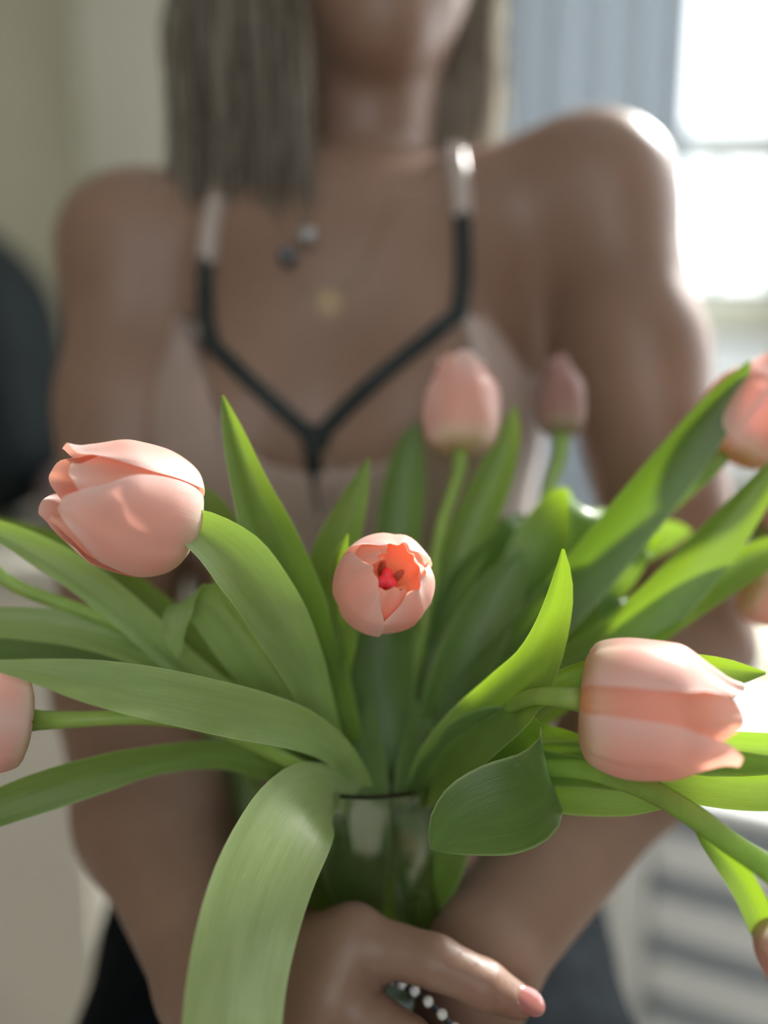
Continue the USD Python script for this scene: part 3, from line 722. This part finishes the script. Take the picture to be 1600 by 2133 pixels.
for i in range(700):
    t = rng.random()
    yr = -.065 + .15 * rng.random() ; zt = .030 + .109 * math.sqrt(max(0, 1 - ((yr - .022) / .107) ** 2))
    root = HC + np.array([.003, yr, zt]); side = [HC + np.array([.052, yr * .9, zt * .80 + .006]), HC + np.array([.088 + .006 * rng.random(), yr * .6 + .006, .022])]
    x0 = 915 + 125 * t + rng.normal(0, 8); dd = .60 + .03 * rng.random()
    x1 = 880 + 130 * t + rng.normal(0, 16) + 14 * math.sin(t * 19)
    strand([root, *side, P(x0, 0, dd), P((x0 + x1) / 2 + 16 * math.sin(t * 15), 170, dd), P(x1, 330 + 60 * rng.random(), dd + .015)], .0011 + .0008 * rng.random())
sel = rng.random(len(curves)); order = np.array([math.sin(c[len(c) // 2][0] * 330 + c[0][1] * 60) for c in curves])
tone = np.where((np.arange(len(curves)) >= 1500) & (sel > .30), 2, np.where(order + 1.3 * (sel - .5) > .45, 2, np.where(order + 1.3 * (sel - .5) > -.35, 1, 0)))  # right side mostly in the light tone: backlight put into strand colour
for k in range(3):
    cs = [c for c, q in zip(curves, tone) if q == k]; ws = [w for w, q in zip(widths, tone) if q == k]
    hc = UsdGeom.BasisCurves.Define(stage, numbered(str(pe.GetPath()), 'hair'))
    hc.CreateTypeAttr('linear'); hc.CreateCurveVertexCountsAttr(Vt.IntArray([len(c) for c in cs]))
    hc.CreatePointsAttr(Vt.Vec3fArray.FromNumpy((np.vstack(cs) - origin_of(pe)).astype(np.float32)))
    hc.CreateWidthsAttr(Vt.FloatArray.FromNumpy(np.concatenate(ws).astype(np.float32))); hc.SetWidthsInterpolation('vertex')
    UsdShade.MaterialBindingAPI.Apply(hc.GetPrim()).Bind(HAIR[k])
    tag(hc.GetPrim(), label=('long straight brown hair, its darkest strands', 'long straight brown hair, the middle tone', 'long straight hair, its lightest strands')[k])

# necklaces and bracelet
nk = thing('necklace', 'fine gold necklace with a round pendant and small beads on the chest', 'necklace', on_body(P(685, 632, .5)))
npx = [(560, 395), (585, 480), (630, 580), (682, 622), (735, 585), (790, 490), (830, 405)]
t = np.linspace(0, 1, len(npx)); pp = np.stack([PchipInterpolator(t, np.array(npx)[:, k])(np.linspace(0, 1, 60)) for k in (0, 1)], 1)
ch = np.array([on_body(P(x, y, .5)) for x, y in pp]) + [0, -.0012, 0]
obj('chain', tube(ch, .0006, 6), GOLD, nk, smooth=True)
def disc(c, r, t, n=24):
    m = trimesh.creation.cylinder(r, t, sections=n); m.apply_transform(trimesh.transformations.rotation_matrix(np.pi / 2, [1, 0, 0])); m.apply_translation(c); return m
obj('pendant', disc(on_body(P(685, 632, .5)) + [0, -.002, 0], .0085, .0015), GOLD, nk, smooth=30)
obj('bead', trimesh.creation.icosphere(3, .006).apply_translation(on_body(P(600, 536, .5)) + [0, -.004, 0]), STONE, nk, smooth=True, label='dark stone bead')
obj('bead', trimesh.creation.icosphere(3, .0062).apply_translation(on_body(P(640, 496, .5)) + [0, -.004, 0]), SILVER, nk, smooth=True, label='silver bead')
wax = (J['fmL'] - J['wrL']) / np.linalg.norm(J['fmL'] - J['wrL']); bc = J['wrL'] - wax * .038
e1 = np.cross(wax, [0, 0, 1.0]); e1 /= np.linalg.norm(e1); e2 = np.cross(wax, e1)
br = thing('bracelet', 'thin black cord bracelet with tiny white pearls on the wrist', 'bracelet', bc)
obj('cord', tube(np.array([bc + .0265 * (math.cos(a) * e1 + math.sin(a) * e2) for a in np.linspace(0, 2 * np.pi, 49)]), .0012, 8, False), STRAP_BLACK, br, smooth=True)
for a in np.linspace(0, 2 * np.pi, 25)[:-1]:
    obj('pearl', trimesh.creation.icosphere(2, .0022).apply_translation(bc + .0275 * (math.cos(a) * e1 + math.sin(a) * e2)), PEARL, br, smooth=True)

# stool under the person
st = thing('stool', 'round black padded stool under the seated person', 'stool', (-.02, .60, 0))
obj('seat', lathe([(.002, .40), (.18, .40), (.195, .415), (.195, .435), (.18, .452), (.002, .455)], (-.02, .61, 0)), BLACK_LEATHER, st, smooth=40)
for k in range(4):
    a = math.pi / 4 + k * math.pi / 2
    obj('leg', tube(np.array([[-.02 + .13 * math.cos(a), .61 + .13 * math.sin(a), .402], [-.02 + .15 * math.cos(a), .61 + .15 * math.sin(a), .2], [-.02 + .17 * math.cos(a), .61 + .17 * math.sin(a), 0.0]]), .014, 12), STEEL, st, smooth=40)

# ------------------------------------------------------------------ glass vase with water
rim = P(800, 1668, .348); VC = np.array([rim[0] - .008, rim[1] + .0545, 0])
VT, VB, RT, RB = rim[2], .604, .0535, .041
def wall_r(z): return RB + (RT - RB) * (z - VB) / (VT - VB)
prof = [(.0005, VB), (RB - .004, VB), (RB - .001, VB + .001), (RB, VB + .004)] + [(wall_r(z), z) for z in np.linspace(VB + .02, VT - .002, 8)] + [(RT - .0002, VT), (RT - .0022, VT + .0006), (RT - .003, VT - .001)] + \
       [(wall_r(z) - .003, z) for z in np.linspace(VT - .006, VB + .02, 8)] + [(RB - .008, VB + .013), (.0005, VB + .012)]
va = thing('vase', 'clear glass tumbler vase filled with tulip stems held at the waist', 'vase', (VC[0], VC[1], VB))
obj('glass', lathe(prof, VC, 72), GLASS, va, smooth=40)
WT = VB + .085
wp = [(.0005, VB + .0125), (RB - .0085, VB + .0135)] + [(wall_r(z) - .0033, z) for z in np.linspace(VB + .021, WT, 8)] + [(.0005, WT)]
obj('water', lathe(wp, VC, 72), WATER, va, smooth=40)
def in_vase(ang, rr, z): # a point inside the vase; rr as part of the free radius
    r = (wall_r(z) - .009) * rr
    return np.array([VC[0] + r * math.cos(ang), VC[1] + r * math.sin(ang), z])

# ------------------------------------------------------------------ tulips
def leaf(name, ctrl, parent, m, cup=0.12, fold=0.0, n=56, k=15, power=1.6, wave=0.0, seed=0, wdir=None):
    """ctrl rows (px, py, depth, apparent width in px[, roll degrees]) from base to tip. cup bends both edges towards the camera side."""
    c = [list(r) + [0] * (5 - len(r)) for r in ctrl]
    pts = np.array([P(*r[:3]) for r in c])
    s = np.r_[0, np.cumsum(np.linalg.norm(np.diff(pts, axis=0), axis=1))]; L = s[-1]; s = s / L
    t = np.linspace(0, 1, n)
    S = CubicSpline(s, pts)(t)
    wid = PchipInterpolator(s, [r[3] * r[2] / FPX for r in c])(t); roll = np.radians(PchipInterpolator(s, [r[4] for r in c])(t))
    wid = np.maximum(wid, 0.0006)
    T_ = np.gradient(S, axis=0); T_ /= np.linalg.norm(T_, axis=1, keepdims=True)
    view = S - CAM; view /= np.linalg.norm(view, axis=1, keepdims=True)
    W0 = np.cross(T_, view)
    ln = np.linalg.norm(W0, axis=1, keepdims=True); W0 /= np.maximum(ln, 1e-6)
    if wdir is not None:
        W0 = np.tile(wdir[0] * RIGHT - wdir[1] * UP + (wdir[2] if len(wdir) > 2 else 0) * FWD, (n, 1)); W0 /= np.linalg.norm(W0, axis=1, keepdims=True)
    for i in range(1, n):
        if W0[i] @ W0[i - 1] < 0: W0[i] *= -1
    ker = np.array([1, 2, 3, 2, 1]) / 9.0
    for _ in range(2): W0 = np.stack([np.convolve(np.pad(W0[:, q], 2, 'edge'), ker, 'valid') for q in range(3)], 1)
    W0 -= T_ * (W0 * T_).sum(1, keepdims=True); W0 /= np.linalg.norm(W0, axis=1, keepdims=True)
    N0 = np.cross(T_, W0); N0 *= -np.sign((N0 * view).sum(1, keepdims=True).mean())
    W = np.cos(roll)[:, None] * W0 + np.sin(roll)[:, None] * N0
    N = np.cos(roll)[:, None] * N0 - np.sin(roll)[:, None] * W0
    real = wid / np.maximum(np.abs(np.cos(roll)), .45)
    u = np.linspace(-1, 1, k)
    off = cup * np.abs(u - fold) ** power
    v = S[:, None] + W[:, None] * (real[:, None] * u[None] * .5)[..., None] + N[:, None] * (real[:, None] * off[None])[..., None]
    if wave:
        v += N[:, None] * (wave * real[:, None] * np.abs(u)[None] ** 2 * np.sin(t * 17 + seed)[:, None] * np.sign(u)[None])[..., None]
    uv = np.stack([np.broadcast_to((u + 1) / 2, (n, k)), np.broadcast_to((t * L * 8)[:, None] + seed * 3.7, (n, k))], -1).reshape(-1, 2)
    return obj(name, (v.reshape(-1, 3), quads(grid_faces(n, k))), m, parent, uv=uv)

def petal(ang, L, R, half, tipin, out, twist=0.0, seed=0, n=30, k=19, bulge=.40, tipround=.24, curl=0.0):
    """one tulip petal: a curved shell around the local z axis, u across, v from base to tip"""
    v_ = np.linspace(0, 1, n); u_ = np.linspace(-1, 1, k)
    U, Vv = np.meshgrid(u_, v_)
    Vs = Vv * (1 - tipround * np.abs(U) ** 2.6)           # rounded outline at the tip
    rv = PchipInterpolator([0, .05, .15, bulge, .62, .84, .95, 1.0], [.003, .50 * R, .86 * R, R, .965 * R, R * (.60 * tipin + .36), R * (.88 * tipin + .08), R * tipin])(Vs)
    zv = L * PchipInterpolator([0, .05, .15, .5, 1.0], [0, .010, .09, .45, 1.0])(Vs)
    hw = half * PchipInterpolator([0, .08, .3, .6, .85, 1.0], [.75, .9, 1.0, 1.0, .95, .80])(v_)
    a = ang + U * hw[:, None] + twist * Vv
    r = rv + out - .0007 * np.abs(U) ** 2.5 * Vv + curl * np.clip(Vv - .7, 0, 1) ** 2 * 9 - .0013 * np.exp(-(U / .13) ** 2) * (1 - .7 * Vv) + 0.0022 * (meshkit.noise(np.stack([U * 1.7 + seed * 5.1, Vv * 2.4, U * 0 + seed], -1)) - .5) \
        + .0007 * np.sin(U * 9 + seed) * Vv ** 4
    pts = np.stack([r * np.cos(a), r * np.sin(a), zv], -1)
    uv = np.stack([U, Vv], -1)
    return pts.reshape(-1, 3), quads(grid_faces(n, k)), uv.reshape(-1, 2)

def frame_of(axis, spin):
    z = axis / np.linalg.norm(axis); x = np.cross(z, [0.1, 0.2, 1.0]); x /= np.linalg.norm(x); y = np.cross(z, x)
    c, s = math.cos(spin), math.sin(spin)
    return np.stack([c * x + s * y, -s * x + c * y, z], 0)

def proj(p, w):
    q = np.asarray(p) - CAM; d = q @ FWD
    return ((q @ RIGHT) / d * FPX + CX, CY - (q @ UP) / d * FPX, d, w)

def tulip(label, base, tip, R, spin=0.0, tipin=0.45, stem=None, leaves=(), seed=0, stem_r=.0030, half=(1.10, 1.05), outs=(.0012, .0), bulge=.42, curl=0.0, dim=False):
    base, tip = np.asarray(base), np.asarray(tip); L = np.linalg.norm(tip - base)
    foot = stem[-1]
    t = thing('tulip', label, 'tulip', foot)
    M = frame_of(tip - base, spin)
    for ring in (1, 0):
        for q in range(3):
            a = q * 2 * np.pi / 3 + (np.pi / 3 if ring else 0)
            v, f, uv = petal(a, L * (1.0 if not ring else .985), R * (1 if not ring else .955), half[ring], tipin * (1 + .16 * math.sin(seed * 3 + q * 2.1 + ring)), outs[ring], .05 * math.sin(q + seed), seed + q + 3 * ring, bulge=bulge, curl=curl * (1 + .5 * math.sin(q * 2.3 + seed)))
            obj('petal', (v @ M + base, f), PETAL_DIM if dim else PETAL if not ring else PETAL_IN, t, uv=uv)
    # pistil with a three lobed stigma, and stamens
    lobes = [tube(np.stack([np.linspace(0, .0045, 5) * math.cos(a), np.linspace(0, .0045, 5) * math.sin(a), L * .50 + np.array([0, .001, .0015, .001, -.001])], 1), [.0022, .0026, .0024, .0020, .0012], 8) for a in (0, 2.1, 4.2)]
    pv, pf_ = merge([tube(np.stack([np.zeros(6), np.zeros(6), np.linspace(.004, L * .5, 6)], 1), .0026, 10)] + lobes)
    obj('pistil', (pv @ M + base, pf_), STIGMA, t, smooth=True)
    for q in range(6):
        a = q * np.pi / 3 + .2
        sv, sf = tube(np.stack([np.linspace(.003, .0085, 6) * math.cos(a), np.linspace(.003, .0085, 6) * math.sin(a), np.linspace(.004, L * .45, 6)], 1), [.0007, .0007, .0008, .0016, .0018, .0010], 7)
        obj('stamen', (sv @ M + base, sf), STAMEN, t, smooth=True)
    ax = (tip - base) / L
    sp = spline(np.vstack([base + ax * .001, base - ax * .009, np.array(stem)]), 60)[0]
    rr = np.interp(np.linspace(0, 1, 60), [0, .02, .08, 1], [stem_r * 1.55, stem_r * 1.25, stem_r, stem_r * 1.25])
    obj('stem', tube(sp, rr, 12), STEM, t, smooth=True)
    for i, lf in enumerate(leaves):
        kw = dict(cup=.14, mi=0); kw.update(lf[1] if len(lf) > 1 else {})
        mi = kw.pop('mi'); leaf('leaf', [proj(sp[-4], 40), proj(sp[-11], 95), *lf[0]] if kw.pop('root', True) else lf[0], t, LEAF[mi], seed=seed * 3 + i, **kw)
    return t

def st_(points, ang, rr, rr2=None):
    """stem from picture points (px, py, depth) down into the vase"""
    return [P(*p) for p in points] + [in_vase(ang, rr, VT - .004), in_vase(ang + math.pi * .9, (rr2 or rr) * .7, VB + .024)]

# large tulip at the left
tulip('large pink tulip at the left, mouth open to the left beside the black bag', P(388, 1086, .330), P(112, 1018, .298), .0240, 0.55, .55,
      st_([(452, 1180, .340), (540, 1330, .352), (650, 1490, .368)], 2.6, .6), [
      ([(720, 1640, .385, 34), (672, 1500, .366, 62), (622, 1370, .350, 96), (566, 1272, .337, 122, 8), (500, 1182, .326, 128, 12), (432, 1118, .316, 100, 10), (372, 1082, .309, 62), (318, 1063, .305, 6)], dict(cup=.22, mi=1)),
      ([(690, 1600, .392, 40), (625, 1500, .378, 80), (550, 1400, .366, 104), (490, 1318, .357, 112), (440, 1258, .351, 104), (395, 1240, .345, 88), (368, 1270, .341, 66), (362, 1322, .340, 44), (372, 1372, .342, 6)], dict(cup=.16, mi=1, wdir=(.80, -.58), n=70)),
      ([(660, 1560, .400, 50), (585, 1400, .392, 90), (520, 1260, .388, 100), (470, 1140, .385, 92), (432, 1048, .383, 60), (412, 1010, .383, 8)], dict(cup=.12, mi=0)),
      ], 1, half=(1.0, 1.06))
# the tulip that faces the camera
tulip('half open pink tulip in the middle, facing the camera with a rose pink centre', P(785, 1240, .345), P(826, 1176, .302), .0184, 0.45, .46,
      st_([(742, 1300, .362), (716, 1400, .374), (725, 1520, .384)], 1.8, .5), [
      ([(745, 1640, .400, 34), (700, 1500, .392, 66), (680, 1380, .386, 92), (672, 1270, .381, 104), (695, 1160, .377, 96), (735, 1050, .375, 60), (768, 955, .375, 5)], dict(cup=.16, mi=0)),
      ([(720, 1400, .372, 20), (716, 1330, .356, 44, 20), (703, 1265, .345, 46, 20), (700, 1205, .340, 42, 25), (710, 1150, .337, 28, 15), (725, 1112, .336, 4)], dict(cup=.30, mi=0)),
      ([(752, 1640, .392, 36), (712, 1500, .376, 70), (660, 1360, .364, 100), (610, 1240, .355, 122), (562, 1120, .349, 112), (520, 1010, .345, 78), (485, 900, .343, 44), (463, 824, .342, 5)], dict(cup=.26, mi=0, fold=.25)),
      ], 2)
# large tulip at the right
tulip('large pink tulip at the lower right pointing to the right edge', P(1208, 1458, .300), P(1540, 1502, .288), .0240, 2.95, .56,
      st_([(1050, 1495, .338), (920, 1600, .370)], -.2, .7), [
      ([(862, 1655, .375, 50), (925, 1588, .356, 110), (1010, 1512, .340, 136, -8), (1082, 1448, .328, 134, -12), (1130, 1378, .319, 104, -12), (1158, 1298, .313, 76, -10), (1172, 1220, .309, 50, -5), (1173, 1143, .306, 6)], dict(cup=.34, mi=0, fold=.45)),
      ([(850, 1680, .374, 40), (915, 1612, .358, 100), (1000, 1562, .343, 160), (1085, 1556, .330, 180), (1138, 1592, .3195, 186), (1124, 1652, .311, 196), (1060, 1684, .3065, 200), (990, 1706, .306, 176), (930, 1742, .307, 104), (898, 1770, .308, 8)], dict(cup=.05, mi=2, wdir=(-.25, -1), n=84, k=21)),
      ([(800, 1640, .392, 60), (800, 1500, .396, 120), (790, 1380, .398, 150), (800, 1270, .400, 130), (830, 1180, .402, 70), (850, 1130, .403, 8)], dict(cup=.14, mi=2)),
      ([(880, 1640, .392, 60), (930, 1480, .390, 110), (985, 1340, .390, 120), (1050, 1220, .392, 90), (1090, 1150, .394, 8)], dict(cup=.14, mi=2)),
      ([(1000, 1540, .345, 40), (1110, 1455, .325, 52), (1200, 1402, .318, 50, 30), (1350, 1378, .312, 56, 20), (1480, 1392, .308, 60, 20), (1595, 1402, .305, 5)], dict(cup=.3, mi=0, fold=.2)),
      ([(900, 1660, .372, 60), (1040, 1620, .350, 110), (1160, 1625, .335, 120, 10), (1300, 1640, .325, 100, 20), (1400, 1650, .320, 50, 20), (1470, 1655, .318, 6)], dict(cup=.2, mi=0)),
      ], 3, half=(.84, 1.10))
# blurred tulip behind
tulip('blurred upright pink tulip behind the bouquet in front of the chest', P(958, 940, .418), P(965, 742, .428), .0192, .3, .50,
      st_([(930, 1060, .412), (900, 1200, .408), (860, 1400, .405)], .9, .5), [
      ([(800, 1560, .415, 40), (810, 1350, .418, 90), (822, 1180, .42, 96), (838, 1040, .423, 90), (855, 930, .426, 56), (868, 880, .427, 8)], dict(cup=.14, mi=2)),
      ([(860, 1560, .412, 40), (905, 1350, .414, 80), (960, 1160, .416, 90), (1010, 1040, .418, 84), (1050, 940, .420, 60), (1072, 845, .421, 6)], dict(cup=.18, mi=0)),
      ([(770, 1930, .378, 60), (745, 1830, .368, 130), (740, 1730, .362, 150), (745, 1640, .368, 130), (760, 1540, .380, 80), (775, 1450, .390, 6)], dict(cup=-.10, mi=2, root=False)),
      ([(860, 1930, .380, 60), (885, 1830, .372, 140), (900, 1730, .366, 160), (890, 1640, .372, 140), (880, 1550, .382, 90), (870, 1460, .392, 6)], dict(cup=-.10, mi=2, root=False)),
      ([(810, 1950, .395, 80), (815, 1830, .390, 170), (815, 1720, .388, 200), (810, 1620, .392, 170), (815, 1520, .398, 110), (820, 1430, .402, 6)], dict(cup=-.10, mi=2, root=False)),
      ([(690, 1930, .400, 60), (660, 1830, .398, 130), (650, 1730, .396, 150), (660, 1640, .394, 110), (690, 1560, .396, 60), (700, 1500, .398, 6)], dict(cup=-.10, mi=2, root=False)),
      ([(740, 1640, .405, 60), (720, 1480, .408, 120), (735, 1340, .410, 110), (775, 1240, .412, 70), (790, 1190, .412, 8)], dict(cup=.14, mi=2)),
      ([(830, 1640, .415, 60), (880, 1480, .418, 150), (920, 1330, .420, 160), (950, 1220, .422, 110), (965, 1150, .422, 8)], dict(cup=.14, mi=2)),
      ([(870, 1600, .412, 60), (930, 1400, .414, 150), (1000, 1260, .416, 180), (1060, 1170, .418, 150, 20), (1095, 1110, .420, 100, 30), (1100, 1090, .425, 20)], dict(cup=.14, mi=2)),
      ], 4)
# tulip cut by the right edge, upper
tulip('pink tulip at the right edge above a long dark leaf', P(1505, 945, .395), P(1645, 752, .392), .0212, .9, .42,
      st_([(1330, 1090, .398), (1180, 1240, .400), (1000, 1440, .402)], .4, .6), [
      ([(870, 1620, .398, 40), (960, 1470, .394, 76, 20), (1080, 1330, .390, 92, 35), (1200, 1200, .386, 98, 38), (1300, 1080, .383, 98, 38), (1400, 960, .381, 92, 35), (1490, 850, .380, 72, 30), (1562, 752, .379, 5, 30)], dict(cup=.20, mi=2, fold=.2)),
      ([(900, 1600, .404, 40), (1050, 1410, .404, 70), (1200, 1220, .404, 70), (1330, 1085, .402, 66), (1430, 1000, .401, 60), (1490, 935, .400, 30), (1510, 900, .400, 5)], dict(cup=.2, mi=0)),
      ([(880, 1620, .410, 40), (970, 1450, .413, 90), (1045, 1310, .414, 116), (1108, 1180, .414, 120), (1165, 1085, .411, 116), (1212, 1055, .405, 110), (1232, 1085, .399, 106), (1226, 1150, .397, 92), (1212, 1235, .397, 8)], dict(cup=-.06, mi=0, wdir=(.92, .42), n=70)),
      ], 5)
# dim tulip at the right edge
tulip('pink tulip in painted shade at the right edge between the two pink ones', P(1590, 1115, .420), P(1690, 980, .425), .0200, .4, .42,
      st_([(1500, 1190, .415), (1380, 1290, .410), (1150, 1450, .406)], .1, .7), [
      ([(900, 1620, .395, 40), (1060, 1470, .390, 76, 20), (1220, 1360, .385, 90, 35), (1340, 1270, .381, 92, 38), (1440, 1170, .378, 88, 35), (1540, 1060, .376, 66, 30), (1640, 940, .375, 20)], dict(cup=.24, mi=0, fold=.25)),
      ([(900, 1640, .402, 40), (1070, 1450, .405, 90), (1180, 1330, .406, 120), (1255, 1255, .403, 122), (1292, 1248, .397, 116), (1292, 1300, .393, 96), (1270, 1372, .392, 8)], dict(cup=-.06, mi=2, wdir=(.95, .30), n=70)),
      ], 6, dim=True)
tulip('small pink tulip low at the right edge beside the forearm', P(1560, 1205, .405), P(1665, 1245, .402), .0190, .4, .42,
      st_([(1480, 1230, .402), (1350, 1310, .400), (1130, 1470, .398)], -.1, .6), [
      ([(920, 1640, .390, 40), (1120, 1480, .386, 70), (1280, 1360, .384, 80), (1400, 1270, .382, 84), (1510, 1200, .380, 78), (1600, 1150, .379, 60), (1690, 1110, .378, 6)], dict(cup=.25, mi=0, fold=.2)),
      ([(930, 1620, .405, 40), (1090, 1420, .404, 70), (1200, 1270, .403, 92), (1290, 1170, .402, 84, 25), (1345, 1105, .402, 56, 50), (1362, 1118, .402, 40, 50), (1350, 1150, .402, 10)], dict(cup=.2, mi=0)),
      ], 7)
# left edge tulip, side view of its base
tulip('pale pink tulip cut by the left edge, showing its base and pale green stem', P(62, 1500, .322), P(-140, 1500, .305), .0190, .2, .50,
      st_([(330, 1496, .335), (520, 1545, .350), (680, 1620, .366)], 3.0, .7), [
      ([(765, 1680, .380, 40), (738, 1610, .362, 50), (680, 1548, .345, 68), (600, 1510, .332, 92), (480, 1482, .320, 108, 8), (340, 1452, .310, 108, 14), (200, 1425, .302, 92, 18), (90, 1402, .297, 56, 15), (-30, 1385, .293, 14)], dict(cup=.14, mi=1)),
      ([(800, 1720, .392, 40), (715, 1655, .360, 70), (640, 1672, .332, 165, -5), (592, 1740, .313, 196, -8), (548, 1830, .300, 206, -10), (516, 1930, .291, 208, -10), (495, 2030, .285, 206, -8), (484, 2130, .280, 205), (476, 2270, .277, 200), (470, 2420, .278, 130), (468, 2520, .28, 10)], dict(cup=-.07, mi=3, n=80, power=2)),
      ([(690, 1640, .385, 40), (570, 1590, .372, 74), (450, 1572, .362, 56), (340, 1578, .352, 58, 20), (220, 1606, .342, 76, 20), (110, 1640, .335, 84, 15), (-20, 1690, .328, 74), (-150, 1760, .322, 8)], dict(cup=.12, mi=0)),
      ], 8)
# tulip out beyond the left edge: its stem and leaves reach into view
tulip('tulip leaning out past the left edge with long pale leaves above its stem', P(-90, 1135, .350), P(-280, 1040, .345), .0200, .2, .45,
      st_([(0, 1200, .352), (120, 1255, .356), (280, 1320, .362), (450, 1430, .372), (620, 1540, .382)], 2.2, .7), [
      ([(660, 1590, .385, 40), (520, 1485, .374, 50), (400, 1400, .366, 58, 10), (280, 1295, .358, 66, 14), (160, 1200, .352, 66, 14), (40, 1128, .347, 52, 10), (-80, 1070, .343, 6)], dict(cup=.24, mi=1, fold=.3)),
      ([(650, 1560, .398, 40), (520, 1440, .392, 56), (400, 1330, .388, 62), (270, 1220, .384, 56), (130, 1135, .382, 44), (0, 1098, .380, 40), (-80, 1070, .380, 6)], dict(cup=.2, mi=0)),
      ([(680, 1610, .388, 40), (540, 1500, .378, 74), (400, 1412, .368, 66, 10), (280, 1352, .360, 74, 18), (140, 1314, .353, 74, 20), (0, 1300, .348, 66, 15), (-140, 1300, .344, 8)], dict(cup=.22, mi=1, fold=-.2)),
      ([(690, 1620, .400, 40), (540, 1500, .396, 64), (400, 1432, .392, 66), (250, 1392, .388, 60), (100, 1364, .385, 54), (-40, 1350, .383, 50), (-150, 1350, .382, 6)], dict(cup=.15, mi=2)),
      ], 9)
# faint tulip far behind near the armpit, and one behind the long leaf
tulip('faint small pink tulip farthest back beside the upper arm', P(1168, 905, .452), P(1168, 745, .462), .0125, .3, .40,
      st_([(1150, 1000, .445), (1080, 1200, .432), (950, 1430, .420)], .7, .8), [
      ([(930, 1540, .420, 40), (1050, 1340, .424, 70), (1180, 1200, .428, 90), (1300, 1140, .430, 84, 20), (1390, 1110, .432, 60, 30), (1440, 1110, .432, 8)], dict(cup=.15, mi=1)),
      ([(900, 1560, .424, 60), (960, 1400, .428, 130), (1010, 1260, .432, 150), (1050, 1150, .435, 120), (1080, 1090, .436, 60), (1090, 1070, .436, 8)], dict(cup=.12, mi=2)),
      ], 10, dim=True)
# drooping tulip at the lower right: head out of the frame
tulip('drooping tulip at the lower right, its olive stem bending down past the edge', P(1672, 1900, .278), P(1760, 2080, .276), .0200, .3, .45,
      st_([(1530, 1762, .290), (1440, 1696, .300), (1340, 1640, .312), (1230, 1606, .326), (1060, 1600, .350)], -.6, .75), [
      ([(900, 1660, .370, 50), (1080, 1600, .345, 80), (1230, 1592, .326, 96), (1370, 1600, .316, 110, 10), (1490, 1615, .308, 120, 14), (1600, 1628, .302, 112, 12), (1720, 1630, .298, 60), (1790, 1630, .297, 6)], dict(cup=.16, mi=0)),
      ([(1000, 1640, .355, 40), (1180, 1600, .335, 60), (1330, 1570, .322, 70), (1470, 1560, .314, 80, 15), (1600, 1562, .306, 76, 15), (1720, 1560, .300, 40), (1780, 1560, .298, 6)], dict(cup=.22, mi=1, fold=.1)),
      ([(1430, 1690, .303, 10), (1490, 1765, .297, 46), (1545, 1830, .291, 58, 20), (1590, 1920, .286, 60, 20), (1630, 2020, .282, 40), (1650, 2090, .280, 6)], dict(cup=.2, mi=0)),
      ], 11, stem_r=.0042)
